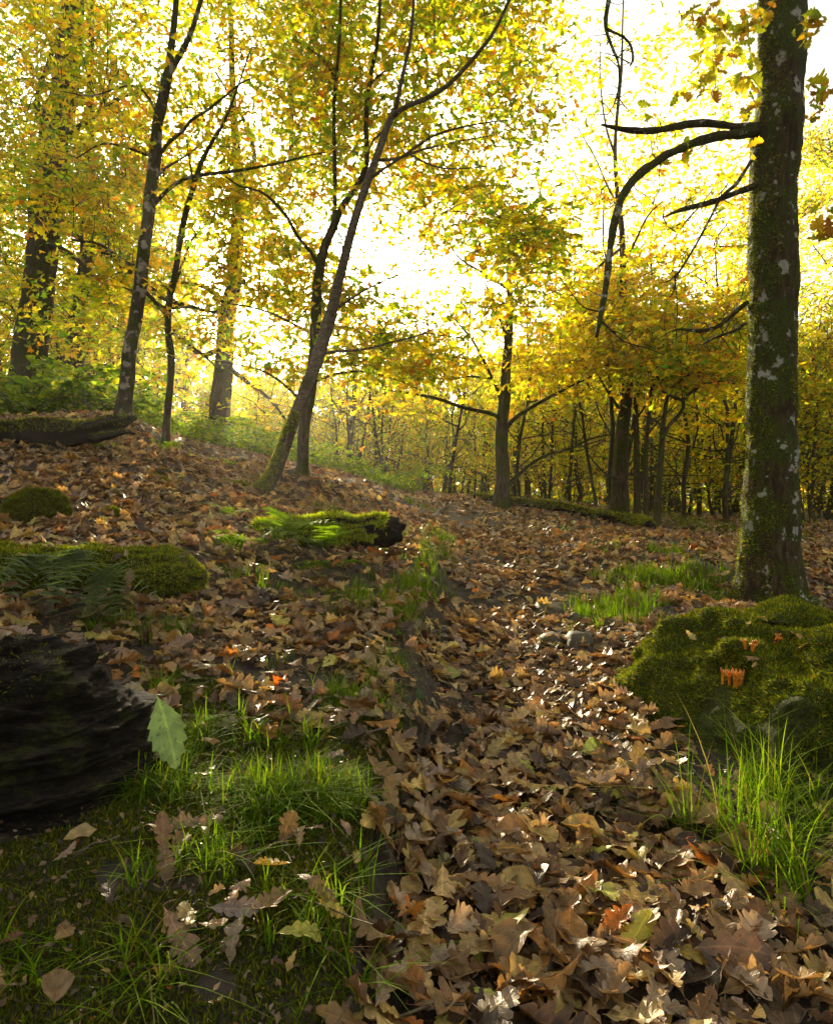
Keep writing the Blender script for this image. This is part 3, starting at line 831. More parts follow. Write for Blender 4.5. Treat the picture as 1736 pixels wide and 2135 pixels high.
# ---- 2. leaning smooth tree in the middle, fork high up
base = B(541, 1030, 5.5)
trunk = px_line([(524, 1042, 40), (543, 1028, 38), (563, 1000, 31), (584, 955, 27), (603, 905, 26), (622, 858, 26), (641, 800, 26), (664, 735, 27), (688, 665, 25), (704, 595, 21), (725, 515, 19), (746, 440, 18), (766, 380, 17), (790, 318, 15), (812, 255, 14), (824, 228, 13)], 5.5, 5.3)
limbs = [('trunk', trunk),
 ('branch', px_line([(824, 232, 10), (833, 190, 9), (845, 130, 8), (856, 70, 7), (866, -60, 6), (880, -250, 4)], 5.3, 5.0)),
 ('branch', px_line([(820, 240, 12), (845, 222, 10), (885, 207, 10), (930, 180, 9), (970, 140, 9), (1000, 105, 8), (1035, 55, 7), (1085, -60, 6), (1150, -240, 4)], 5.3, 4.8)),
 ('branch', px_line([(770, 372, 8), (810, 345, 6), (850, 318, 6), (900, 285, 5), (950, 268, 4), (1010, 256, 3), (1060, 250, 2)], 5.35, 4.9)),
 ('branch', px_line([(782, 335, 7), (830, 330, 6), (880, 312, 5), (930, 300, 4), (980, 290, 3), (1030, 282, 2)], 5.35, 5.6)),
 ('branch', px_line([(850, 320, 5), (900, 345, 4), (950, 352, 3), (1030, 345, 2)], 5.3, 5.0)),
 ('branch', px_line([(662, 740, 7), (700, 733, 6), (760, 728, 5), (820, 712, 4), (870, 700, 3), (910, 682, 2)], 5.45, 5.0)),
 ('branch', px_line([(815, 262, 6), (780, 290, 5), (762, 330, 3)], 5.35, 5.4)),
 ('branch', px_line([(705, 640, 5), (770, 600, 4), (840, 570, 3), (900, 560, 2)], 5.4, 5.8)),
]
t2 = grow_tree('leaning_tree', base, limbs, [(560, -140, 1150, 420, 5.5, 7.4, 520), (700, 380, 1150, 640, 5.3, 7.0, 200), (700, 640, 950, 780, 5.2, 6.4, 40)], M_bark_pale,
          'smooth grey-brown tree leaning right, its mossy foot left of the path and a high fork', trunk_seg=18, leaf_size=0.088, per=11, weights=(5, 5, 3, 1.5, 3.5, 0.8))
V, pl = tube(smooth_line(trunk[:6], 0.05), 16, 0.06, 9, True)
def _left(p, n): return (n[:, 0] < 0.5) & (noise(p, 6) + 1.6 * (0.55 - (p[:, 2] - base[2])) > 0.2)
moss_coat(V, pl[0], 16000, 0.018, t2, base, test=_left, dark=1.4)

# ---- 3. forked tree just behind it
base = B(630, 985, 6.4)
limbs = [('trunk', px_line([(625, 1005, 40), (630, 970, 26), (634, 900, 24), (645, 830, 21), (650, 760, 21), (656, 690, 22), (660, 620, 22), (666, 560, 21), (676, 515, 19), (695, 475, 17), (718, 425, 14), (750, 378, 13), (764, 335, 12), (763, 290, 11), (764, 235, 10), (772, 160, 9), (785, 100, 8), (790, 40, 7), (795, -80, 6), (800, -260, 4)], 6.4, 5.3)),
 ('branch', px_line([(690, 480, 12), (697, 430, 9), (698, 360, 9), (697, 290, 8), (696, 220, 8), (701, 150, 7), (707, 90, 7), (712, -20, 6), (720, -220, 4)], 5.9, 5.4)),
 ('branch', px_line([(668, 555, 12), (648, 525, 8), (620, 492, 7), (600, 455, 7), (570, 420, 6), (540, 398, 5), (500, 388, 4), (470, 368, 3)], 6.0, 5.5)),
 ('branch', px_line([(698, 165, 6), (680, 130, 5), (650, 105, 3), (610, 80, 2)], 6.0, 5.7)),
 ('branch', px_line([(768, 180, 6), (800, 150, 4), (850, 135, 3), (890, 120, 2)], 6.0, 5.6)),
 ('branch', px_line([(655, 700, 7), (620, 680, 6), (570, 655, 5), (520, 640, 4), (470, 632, 3)], 6.3, 6.6)),
 ('branch', px_line([(640, 850, 7), (590, 800, 5), (540, 770, 4), (490, 760, 3), (440, 750, 2)], 6.3, 6.8)),
 ('branch', px_line([(645, 800, 6), (700, 780, 5), (760, 775, 4), (820, 790, 3), (880, 815, 2)], 6.3, 6.9))]
t3 = grow_tree('forked_tree', base, limbs, [(430, -140, 900, 420, 6.2, 7.8, 330), (430, 380, 700, 640, 6.2, 7.6, 130), (480, 640, 900, 800, 6.2, 7.4, 110)], M_bark,
          'dark mossy forked tree standing upright directly behind the smooth leaning tree', trunk_seg=14, leaf_size=0.085, per=13)

# ---- 4. tree with pale blotches at the left, twin top
base = B(257, 862, 6.4)
limbs = [('trunk', px_line([(250, 905, 44), (256, 860, 36), (262, 810, 31), (268, 760, 29), (278, 700, 28), (288, 640, 27), (295, 570, 26), (302, 500, 25), (312, 430, 25), (320, 370, 25), (327, 310, 24), (330, 260, 22), (340, 210, 22), (347, 165, 20), (354, 110, 15), (361, 60, 13), (376, -80, 10), (395, -260, 6)], 6.4, 6.0)),
 ('branch', px_line([(346, 170, 15), (362, 140, 14), (378, 110, 13), (392, 82, 12), (410, 30, 10), (440, -90, 8), (470, -240, 5)], 6.15, 6.0)),
 ('branch', px_line([(328, 335, 9), (350, 300, 7), (383, 272, 7), (400, 250, 6), (430, 232, 6), (470, 200, 5), (500, 175, 4), (530, 160, 2)], 6.2, 5.8)),
 ('branch', px_line([(322, 425, 10), (345, 400, 8), (380, 375, 8), (420, 365, 8), (480, 358, 7), (530, 350, 6), (590, 338, 5), (640, 325, 4), (690, 316, 2)], 6.2, 5.6)),
 ('branch', px_line([(326, 370, 6), (350, 348, 5), (380, 330, 4), (420, 300, 3)], 6.2, 6.5)),
 ('branch', px_line([(325, 330, 7), (270, 310, 5), (215, 300, 4), (160, 330, 3)], 6.2, 6.0)),
 ('branch', px_line([(300, 560, 8), (260, 545, 7), (210, 510, 6), (150, 500, 4)], 6.3, 6.0)),
 ('branch', px_line([(295, 600, 9), (340, 640, 7), (400, 640, 6), (440, 650, 5), (480, 640, 3)], 6.3, 6.6)),
 ('branch', px_line([(335, 250, 7), (300, 190, 5), (260, 180, 4), (190, 200, 3), (130, 190, 2)], 6.2, 5.8))]
grow_tree('twin_topped_tree', base, limbs, [(60, -140, 560, 420, 6.0, 7.8, 290), (60, 380, 480, 700, 6.1, 7.6, 130)], M_bark_birch,
          'dark tree with pale bark blotches and twin top, standing behind the rotten log', trunk_seg=16, leaf_size=0.085, per=13)

# ---- 5. thin crooked tree right of it
base = B(345, 945, 6.6)
limbs = [('trunk', px_line([(345, 965, 24), (346, 930, 18), (349, 860, 15), (354, 800, 14), (357, 745, 15), (350, 690, 14), (351, 640, 14), (357, 605, 13), (368, 560, 12), (376, 500, 12), (388, 440, 12), (402, 395, 11), (418, 345, 10), (440, 300, 8), (462, 265, 7), (476, 235, 6), (500, 170, 4), (520, 110, 3)], 6.6, 6.2)),
 ('branch', px_line([(357, 610, 8), (372, 575, 7), (385, 540, 5), (400, 500, 4), (430, 470, 3)], 6.5, 6.8)),
 ('branch', px_line([(405, 392, 6), (398, 350, 4), (390, 300, 3)], 6.4, 6.4)),
 ('branch', px_line([(352, 660, 8), (330, 640, 7), (300, 620, 5), (260, 600, 4)], 6.5, 6.9)),
 ('branch', px_line([(352, 690, 7), (390, 715, 6), (430, 745, 5), (460, 775, 3)], 6.5, 6.9))]
grow_tree('crooked_tree', base, limbs, [(200, 60, 560, 640, 5.8, 7.4, 110), (290, 640, 480, 760, 6, 7, 16)], M_bark, 'thin crooked tree with a knobbly stem, left of the sunlit gap', trunk_seg=12, leaf_size=0.08, per=13)

# ---- 6. stout trunk in the sun glow
base = B(458, 900, 13.5)
limbs = [('trunk', px_line([(454, 930, 60), (458, 890, 48), (462, 820, 42), (468, 740, 38), (478, 640, 34), (490, 560, 32), (496, 470, 28), (498, 400, 24), (494, 320, 18), (488, 250, 16), (484, 180, 14), (482, 80, 12), (476, -80, 10)], 13.5, 13)),
 ('branch', px_line([(497, 450, 18), (540, 420, 14), (590, 390, 13), (604, 350, 12), (608, 280, 10), (612, 200, 7)], 13.2, 12.8)),
 ('branch', px_line([(497, 400, 14), (530, 330, 9), (512, 260, 9), (490, 220, 6), (450, 150, 5)], 13.2, 13.2)),
 ('branch', px_line([(480, 640, 14), (430, 600, 10), (380, 590, 7), (320, 600, 5)], 13.2, 12.5)),
 ('branch', px_line([(470, 760, 14), (520, 800, 9), (560, 830, 7), (600, 880, 4)], 13.4, 12.5)),
 ('branch', px_line([(472, 720, 14), (420, 740, 10), (380, 700, 8), (350, 680, 5)], 13.4, 12.5))]
grow_tree('stout_tree', base, limbs, [(300, -100, 700, 620, 11.5, 15, 520), (330, 620, 640, 900, 11.5, 15, 150)], M_bark_far, 'stout straight trunk standing far back in the sun glow left of centre', trunk_seg=14, leaf='low', leaf_size=0.12, per=14, spread=0.42, twig_r=1.6)

# ---- 7/8. trunks at the far left
base = B(72, 800, 9.0)
limbs = [('trunk', px_line([(48, 850, 96), (62, 780, 76), (78, 640, 64), (90, 520, 60), (100, 400, 62), (115, 300, 58), (130, 200, 54), (140, 120, 50), (150, 50, 46), (160, -100, 40)], 9, 8.8)),
 ('branch', px_line([(100, 430, 26), (140, 470, 20), (190, 510, 18), (240, 540, 16), (290, 580, 15), (340, 620, 12), (400, 640, 8), (460, 655, 5)], 8.9, 8.0)),
 ('branch', px_line([(95, 420, 20), (120, 412, 15), (125, 430, 10), (90, 450, 8)], 8.7, 8.4)),
 ('branch', px_line([(90, 500, 18), (130, 520, 12), (180, 560, 9), (230, 640, 6)], 8.9, 8.2)),
 ('branch', px_line([(108, 330, 18), (150, 280, 14), (200, 240, 10), (260, 200, 8), (330, 190, 5)], 8.8, 8.2)),
 ('branch', px_line([(130, 200, 14), (80, 160, 10), (40, 100, 8)], 8.8, 8.4)),
 ('branch', px_line([(120, 290, 14), (80, 240, 12), (85, 180, 10), (110, 110, 8), (125, 60, 6)], 8.5, 8.0))]
grow_tree('broad_tree', base, limbs, [(-80, -120, 330, 760, 8.6, 12, 620)], M_bark, 'broad dark trunk at the left edge with heavy mossy limbs sloping down to the right', trunk_seg=18, leaf='can', leaf_size=0.082, per=13, spread=0.28, twig_r=1.3, weights=(4, 6, 2, 1.5, 5, 0.8))
base = B(160, 760, 12)
limbs = [('trunk', px_line([(150, 800, 46), (155, 740, 38), (165, 660, 32), (174, 580, 28), (180, 480, 25), (184, 380, 22), (188, 280, 18), (190, 150, 14), (192, 0, 10)], 12, 11.8)),
 ('branch', px_line([(178, 520, 12), (210, 440, 9), (250, 380, 6)], 12, 11.6)),
 ('branch', px_line([(182, 420, 11), (150, 360, 8), (130, 300, 6)], 12, 12.2))]
grow_tree('straight_tree', base, limbs, [(-60, -60, 420, 840, 10.5, 14, 440)], M_bark_far, 'straight brown trunk behind the undergrowth, between broad left tree and blotched tree', trunk_seg=12, leaf='low', leaf_size=0.12, per=14, spread=0.4, twig_r=1.5)

# ---- 9. centre tree at the bend of the path
base = B(1043, 1060, 9.0)
limbs = [('trunk', px_line([(1040, 1075, 56), (1043, 1050, 40), (1046, 1010, 31), (1047, 940, 27), (1046, 890, 27), (1050, 840, 24), (1054, 790, 21), (1058, 740, 19), (1060, 690, 16), (1062, 640, 13), (1063, 600, 11), (1060, 560, 8), (1066, 500, 5)], 9, 8.9)),
 ('branch', px_line([(1046, 905, 16), (1038, 872, 9), (1020, 862, 9), (990, 855, 8), (960, 848, 8), (925, 835, 7), (885, 825, 6), (840, 818, 4), (800, 812, 3)], 9, 8.4)),
 ('branch', px_line([(1048, 860, 12), (1040, 820, 8), (1028, 795, 7), (1012, 762, 6), (998, 735, 5), (985, 710, 5), (960, 680, 4), (940, 655, 3), (925, 620, 2)], 9, 8.6)),
 ('branch', px_line([(1016, 770, 5), (990, 752, 5), (950, 745, 4), (900, 742, 4), (860, 725, 3), (820, 715, 2), (770, 690, 2)], 8.8, 8.4)),
 ('branch', px_line([(1026, 790, 5), (980, 785, 4), (930, 790, 3), (880, 782, 2)], 8.9, 8.5)),
 ('branch', px_line([(1050, 895, 12), (1075, 870, 9), (1105, 850, 8), (1145, 828, 7), (1190, 805, 5), (1232, 785, 3)], 9, 8.8)),
 ('branch', px_line([(1052, 1020, 12), (1075, 995, 8), (1110, 965, 7), (1150, 945, 6), (1190, 935, 5), (1230, 915, 4), (1280, 905, 3)], 9, 9.0)),
 ('branch', px_line([(1056, 760, 9), (1052, 700, 7), (1040, 660, 6), (1025, 620, 5), (1010, 590, 3)], 8.9, 8.7)),
 ('branch', px_line([(1063, 605, 8), (1040, 590, 6), (1000, 565, 5), (960, 540, 4), (930, 500, 2)], 8.9, 8.5)),
 ('branch', px_line([(1062, 650, 6), (1100, 640, 4), (1150, 635, 3), (1200, 610, 2)], 8.9, 9.2)),
 ('branch', px_line([(1064, 580, 6), (1090, 520, 4), (1110, 460, 3), (1130, 380, 2)], 8.9, 8.9))]
grow_tree('path_side_tree', base, limbs, [(800, 360, 1330, 640, 8.4, 10.4, 270), (740, 640, 1330, 780, 8.2, 10.6, 360), (690, 770, 980, 870, 8.4, 10.6, 75), (980, 770, 1300, 830, 8.4, 10.6, 40)], M_bark, 'spreading tree with dark foot standing at the top of the path, in the centre', trunk_seg=14, leaf='can', leaf_size=0.11, per=12, spread=0.26,
          weights=(6, 1.6, 8, 1.8, 0.2, 0.5), twig_r=1.2, thin_sun=True)

# ---- 10.. right-hand trees behind the long mossy log
base = B(1288, 1065, 9.6)
limbs = [('trunk', px_line([(1282, 1080, 54), (1288, 1050, 42), (1293, 1000, 33), (1297, 930, 29), (1301, 860, 26), (1305, 790, 23), (1303, 720, 19), (1299, 640, 16), (1297, 560, 14), (1294, 480, 12), (1286, 400, 10), (1282, 320, 8), (1286, 240, 7), (1294, 150, 6), (1297, 60, 4), (1300, -60, 3)], 9.6, 9.4)),
 ('branch', px_line([(1300, 880, 9), (1285, 845, 6), (1262, 810, 5), (1245, 780, 3)], 9.5, 9.3)),
 ('branch', px_line([(1294, 1000, 6), (1265, 990, 5), (1235, 960, 3), (1215, 930, 2)], 9.5, 9.3)),
 ('branch', px_line([(1297, 560, 8), (1325, 500, 5), (1350, 450, 4), (1380, 420, 2)], 9.4, 9.0)),
 ('branch', px_line([(1290, 440, 7), (1262, 380, 4), (1240, 330, 3), (1200, 260, 2)], 9.4, 9.6)),
 ('branch', px_line([(1290, 520, 7), (1230, 570, 4), (1190, 600, 3)], 9.4, 9.1)),
 ('branch', px_line([(1283, 330, 6), (1262, 260, 4), (1250, 160, 3), (1252, 90, 2)], 9.4, 9.3))]
grow_tree('tall_tree', base, limbs, [(1180, 20, 1570, 640, 9.2, 11.0, 420), (1150, 640, 1580, 770, 9.0, 11, 270), (1330, 760, 1580, 900, 9.2, 11.5, 90)], M_bark_far, 'tall straight reddish-brown trunk directly behind the long mossy log', trunk_seg=14, leaf='can', leaf_size=0.11, per=12, spread=0.26, twig_r=1.1,
          weights=(6, 2, 8, 1.4, 0.2, 0.4), thin_sun=True)
base = B(1330, 1085, 9.2)
grow_tree('slim_tree', base, [('trunk', px_line([(1324, 1100, 26), (1325, 1060, 17), (1327, 980, 14), (1325, 900, 12), (1324, 850, 11), (1330, 800, 10), (1335, 740, 8), (1338, 660, 6)], 9.2, 9.4)),
   ('branch', px_line([(1318, 880, 7), (1335, 860, 5), (1345, 845, 3)], 9.3, 9.2))], [(1240, 640, 1440, 800, 9, 10.6, 120)], M_bark, 'slim mossy stem right beside the tall reddish-brown trunk', trunk_seg=10, leaf='can', leaf_size=0.1, per=10, thin_sun=True)
base = B(1345, 1110, 8.2)
grow_tree('sapling', base, [('trunk', px_line([(1345, 1120, 16), (1345, 1080, 12), (1346, 1000, 11), (1346, 930, 10), (1352, 860, 9), (1360, 800, 8), (1372, 760, 6), (1385, 700, 4)], 8.2, 8.5)),
   ('branch', px_line([(1347, 910, 5), (1370, 880, 4), (1400, 850, 3)], 8.3, 8.2))], [(1280, 640, 1480, 820, 7.8, 9.4, 90)], M_bark, 'upright dark sapling growing at the broken end of the long mossy log', trunk_seg=10, leaf='can', leaf_size=0.1, per=10, thin_sun=True)
base = B(1368, 1112, 8.0)
limbs = [('trunk', px_line([(1367, 1122, 20), (1369, 1080, 15), (1373, 1010, 14), (1377, 950, 13), (1380, 900, 12), (1386, 860, 9), (1390, 830, 8), (1402, 806, 7), (1425, 788, 6), (1442, 778, 4)], 8.0, 8.1)),
 ('branch', px_line([(1379, 915, 9), (1395, 885, 8), (1412, 868, 8), (1424, 850, 8), (1424, 834, 8), (1440, 818, 7), (1462, 805, 6), (1490, 795, 5), (1530, 800, 3)], 8.0, 8.2)),
 ('branch', px_line([(1424, 836, 7), (1400, 826, 6), (1380, 815, 5), (1372, 790, 4), (1360, 770, 3)], 8.05, 8.0)),
 ('branch', px_line([(1382, 890, 7), (1362, 875, 5), (1345, 860, 3)], 8.0, 8.2)),
 ('branch', px_line([(1455, 808, 5), (1455, 770, 4), (1440, 740, 3), (1410, 720, 2)], 8.1, 8.3))]
grow_tree('twisted_tree', base, limbs, [(1330, 600, 1570, 800, 7.4, 9.2, 180)], M_bark, 'small twisted tree with looping branches, right of the broken log end', trunk_seg=10, leaf='can', leaf_size=0.1, per=11, thin_sun=True)

# ------------------------------------------------------------------ background woodland: variants copied as individuals
def wood_variant(seed, h, crown0, crown_r, nleaf, bend, bush=False):
    rng = np.random.default_rng(seed)
    lines = []
    n = 9
    z = np.linspace(0, h, n)
    x = bend * (z / h) ** 1.5 + np.cumsum(rng.normal(0, 0.05, n)); y = np.cumsum(rng.normal(0, 0.05, n)); x[0] = y[0] = 0
    r0 = 0.010 * h + 0.016
    r = r0 * (1 - 0.85 * z / h); r[0] *= 1.5
    t0 = np.column_stack([x, y, z - 0.1 * (z == 0), r])
    lines.append(smooth_line(t0, 0.35))
    GT = Geo(); GT.add(*tube(lines[0], 8, 0.06, 5, cap=False))
    GB = Geo(); tips = []
    nb = int(10 + h * 2.2)
    for _ in range(nb):
        s = rng.uniform(0.16, 0.95); k = s * (n - 1); i = int(k); f = k - i
        p = t0[i, :3] * (1 - f) + t0[min(i + 1, n - 1), :3] * f
        a = rng.uniform(0, 6.28); up = rng.uniform(0.15, 0.9)
        L_ = crown_r * rng.uniform(0.6, 1.2) * (1 - 0.45 * s)
        d = np.array([math.cos(a), math.sin(a), up]); d /= np.linalg.norm(d)
        m = 7; tt = np.linspace(0, 1, m)[:, None]
        pts = p + d * L_ * tt + np.cumsum(rng.normal(0, 0.05 * L_, (m, 3)), 0) * (tt > 0)
        GB.add(*tube(np.column_stack([pts, np.linspace(0.35 * r0 * (1 - 0.6 * s), 0.005, m)]), 5, cap=False))
        for j in range(2, m):
            for _k2 in range(3):
                d2 = rng.normal(0, 1, 3); d2[2] = abs(d2[2]) * 0.6; d2 /= np.linalg.norm(d2); l2 = L_ * rng.uniform(0.15, 0.4)
                q = pts[j] + d2 * l2 * np.linspace(0, 1, 3)[:, None]; q[1] += rng.normal(0, 0.04, 3)
                GB.add(*tube(np.column_stack([q, [0.007, 0.005, 0.002]]), 3, cap=False))
                if q[-1][2] > crown0 * h or rng.random() < 0.16: tips.append(q[-1])
    tips = np.array(tips)
    c = tips[rng.integers(0, len(tips), nleaf)] + rng.normal(0, 1, (nleaf, 3)) * [0.28, 0.28, 0.18]
    cols, _ = pick(PAL_CAN, (5, 4, 4, 1.6, 2.2, 0.7), nleaf, rng)
    Vv, tr_, cc, uv = leaves_geo(LEAF_LOW, c, rng.normal(0, 0.7, (nleaf, 3)) + [0, 0, 0.8], rng.uniform(0, 6.28, nleaf), rng.uniform(0.09, 0.16, nleaf), cols, 0.5, rng)
    return GT.mesh('trunk', M_bark_far), GB.mesh('branches', M_bark_far), mk_mesh('crown', Vv, [tr_], M_canopy, cc)

variants = [wood_variant(100 + i, h, c0, cr, nl, b) for i, (h, c0, cr, nl, b) in enumerate([
    (5.2, 0.10, 1.7, 3600, 0.3), (6.0, 0.38, 1.9, 3400, 0.5), (4.6, 0.06, 1.6, 3300, 0.2), (7.5, 0.38, 2.2, 4200, 0.6), (5.6, 0.45, 1.4, 2400, -0.2), (9.5, 0.3, 2.6, 5200, 0.8)])]
spots = []
def ok(x, y, dmin):
    return all((x - a) ** 2 + (y - b) ** 2 > dmin ** 2 for a, b, *_ in spots)
def add_spot(x, y, vi, s, label, group):
    spots.append((x, y, vi, s, label, group))
rnd = random.Random(5)
# right-hand thicket: heights limited so that the sky opens above
def thicket_place(u, Y):
    pl_ = ('left of the centre tree' if u < 960 else 'right behind the centre tree' if u < 1110 else 'between centre tree and tall trunk' if u < 1250 else 'behind the tall reddish trunk' if u < 1340
           else 'behind the twisted tree' if u < 1440 else 'between twisted tree and thick mossy trunk' if u < 1560 else 'hidden behind the thick mossy trunk' if u < 1650 else 'right of the thick mossy trunk')
    return pl_
def thicket_label(u, Y, tp):
    return ('low' if tp > 760 else 'tall' if tp < 700 else 'middling') + ' young tree ' + ('at the front of the thicket ' if Y < 16 else 'midway into the thicket ' if Y < 22 else 'deep in the thicket ') + thicket_place(u, Y)
L1 = 'slender young tree with yellowing crown in the dim thicket beyond the mossy log'
tries = 0
while len(spots) < 50 and tries < 4000:
    tries += 1
    Y = rnd.uniform(11.5, 30); u = rnd.uniform(700, 1760)
    x = (u - 868) / F * Y
    if not ok(x, Y, 0.75 + Y * 0.02): continue
    g0 = gz(x, Y)
    top_py = rnd.uniform(705, 800) if u < 1180 else rnd.uniform(640, 780)
    H = EYE + (1067 - top_py) / F * Y - g0
    vi = rnd.choice([0, 1, 2, 4, 3]); hv = [5.2, 6.0, 4.6, 7.5, 5.6, 9.5][vi]
    s = H / (hv + 0.4)
    if s < 0.45: continue
    s = min(s, 1.6)
    add_spot(x, Y, vi, s, thicket_label(u, Y, top_py), 'young trees of the thicket on the right')
n1 = len(spots)
L2 = 'tall leafy tree deep in the bright wood on the left slope'
tries = 0
while len(spots) < n1 + 15 and tries < 4000:
    tries += 1
    Y = rnd.uniform(14, 34); u = rnd.uniform(-200, 400)
    x = (u - 868) / F * Y
    if not ok(x, Y, 1.3): continue
    top_py = rnd.uniform(200, 480) if u < 240 else rnd.uniform(480, 620)
    g0 = gz(x, Y)
    H = EYE + (1067 - top_py) / F * Y - g0
    vi = rnd.choice([3, 5, 5]); hv = [5.2, 6.0, 4.6, 7.5, 5.6, 9.5][vi]
    L2 = ('towering' if top_py < 300 else 'tall' if top_py < 450 else 'shorter') + ' leafy tree deep in the wood ' + ('beyond the left edge' if u < 40 else 'behind the broad trunk' if u < 150 else 'behind the blotched tree' if u < 300 else 'behind the crooked tree') + (', nearer' if Y < 20 else ', middle' if Y < 27 else ', farthest')
    add_spot(x, Y, vi, min(H / (hv + 0.4), 1.7), L2, 'tall trees of the wood on the left slope')
n2 = len(spots)
L3 = 'low young tree in the background between the leaning tree and the sun'
tries = 0
while len(spots) < n2 + 14 and tries < 4000:
    tries += 1
    Y = rnd.uniform(15, 30); u = rnd.uniform(420, 720)
    x = (u - 868) / F * Y
    if not ok(x, Y, 1.2): continue
    g0 = gz(x, Y); top_py = rnd.uniform(745, 810)
    H = EYE + (1067 - top_py) / F * Y - g0
    vi = rnd.choice([0, 2, 4]); hv = [5.2, 6.0, 4.6, 7.5, 5.6][vi]
    if H < 1.4: continue
    L3 = ('small' if H < 3 else 'larger') + ' young tree in the background ' + ('around the stout trunk' if u < 520 else 'between stout trunk and leaning tree' if u < 620 else 'right behind the leaning tree') + (', nearer' if Y < 19 else ', middle' if Y < 24 else ', farthest')
    add_spot(x, Y, vi, min(H / (hv + 0.4), 1.3), L3, 'low trees behind the leaning tree')
for (u, Y, tp, lab) in [(1668, 13.0, 330, 'tall yellow-green tree just right of the thick mossy trunk'), (1730, 15.5, 240, 'towering tree farther back at the far right edge'), (1820, 12.0, 300, 'tall yellow-green tree at the far right border'),
                        (1600, 19.0, 470, 'tall tree deep behind the thick mossy trunk'), (1540, 20.0, 560, 'rounded yellow tree deep left of the thick mossy trunk')]:
    x = (u - 868) / F * Y; H = EYE + (1067 - tp) / F * Y - gz(x, Y)
    add_spot(x, Y, 5 if tp < 500 else 3, H / ((9.5 if tp < 500 else 7.5) + 0.6), lab, 'taller trees at the right edge')
for (x, y, vi, s, lab, grp) in spots:
    r = empty('woodland_tree', (x, y, gz(x, y) - 0.05), lab, 'tree', grp)
    r.rotation_euler = (0, 0, rnd.uniform(0, 6.28)); r.scale = (s, s, s)
    a, b, c = variants[vi]
    link('trunk', a, r); o = link('branches', b, r); o['kind'] = 'stuff'; o = link('crown', c, r); o['kind'] = 'stuff'

# thin bare stems crowding the thicket
L4 = 'thin bare stem rising among the young trees of the dim thicket'
stems = []
for k in range(4):
    rng = np.random.default_rng(300 + k); G = Geo()
    z = np.linspace(-0.1, 3.6, 8); pts = np.column_stack([np.cumsum(rng.normal(0, 0.06, 8)), np.cumsum(rng.normal(0, 0.06, 8)), z, np.linspace(0.03, 0.008, 8)])
    G.add(*tube(pts, 6, cap=False)); GB = Geo()
    for _ in range(16):
        i = rng.integers(1, 8); d = rng.normal(0, 1, 3); d[2] = abs(d[2]) * 0.8; d /= np.linalg.norm(d); m = 5
        q = pts[i, :3] + d * rng.uniform(0.4, 1.1) * np.linspace(0, 1, m)[:, None] + np.cumsum(rng.normal(0, 0.04, (m, 3)), 0)
        GB.add(*tube(np.column_stack([q, np.linspace(0.012, 0.003, m)]), 4, cap=False))
    stems.append((G.mesh('trunk', M_bark_far), GB.mesh('branches', M_bark_far)))
cnt = 0
while cnt < 64:
    Y = rnd.uniform(10.2, 24); u = rnd.uniform(690, 1760); x = (u - 868) / F * Y
    if abs(u - 1043) < 25 or (u < 1000 and Y < 12.5): continue
    r = empty('bare_stem', (x, Y, gz(x, Y)), 'thin bare stem ' + ('at the front of the thicket ' if Y < 14 else 'midway into the thicket ' if Y < 19 else 'deep in the thicket ') + thicket_place(u, Y), 'tree', 'bare stems of the thicket on the right')
    r.rotation_euler = (rnd.uniform(-0.1, 0.1), rnd.uniform(-0.05, 0.14), rnd.uniform(0, 6.28)); s = rnd.uniform(0.7, 1.25); r.scale = (s * rnd.uniform(0.8, 1.5), s, s)
    a, b = stems[rnd.randrange(4)]
    link('trunk', a, r); o = link('branches', b, r); o['kind'] = 'stuff'
    cnt += 1

# far wood that closes the view: a mass of foliage with trunks nobody could count
n = 52000
Yf = R.uniform(30, 52, n); u = R.uniform(-500, 2300, n)
xf = (u - 868) / F * Yf
gzf = base_z(xf, Yf)
topf = np.where(u < 420, 7.5, np.where(u < 760, 4.8, np.where(u < 1000, 6.0, 6.8)))
zf = gzf + (R.random(n) ** 0.8) * topf * (1 + 0.25 * noise(np.stack([xf, Yf, 0 * xf], -1), 0.25))
pf = np.stack([xf, Yf, zf], -1)
k = noise(pf, 0.5) > -0.45 + 0.0 * zf
pf = pf[k]
cols, _ = pick(PAL_CAN, (5, 4, 3, 1, 4, 0.5), len(pf))
Vv, tr_, cc, uv = leaves_geo(LEAF_LOW, pf, R.normal(0, 0.8, (len(pf), 3)) + [0, 0, 0.5], R.uniform(0, 6.28, len(pf)), R.uniform(0.35, 0.6, len(pf)), cols, 0.4)
tag(link('far_wood_foliage', mk_mesh('far_wood_foliage', Vv, [tr_], M_canopy, cc)), 'hazy mass of yellow and green foliage closing the view behind the thicket', 'foliage', kind='stuff')
G = Geo()
for _ in range(170):
    Y = rnd.uniform(27, 50); u_ = rnd.uniform(-400, 2200); x = (u_ - 868) / F * Y; z0 = gz(x, Y); h = rnd.uniform(4, 7.5) if not 420 < u_ < 760 else 3.5
    pts = np.column_stack([x + np.cumsum(R.normal(0, 0.15, 6)), np.full(6, Y), z0 + np.linspace(-0.2, h, 6), np.linspace(0.16, 0.06, 6) * rnd.uniform(0.6, 1.4)])
    G.add(*tube(pts, 6, cap=False))
tag(link('far_wood_stems', G.mesh('far_wood_stems', M_bark_far)), 'far-off stems of the wood behind the thicket', 'stems', kind='stuff')
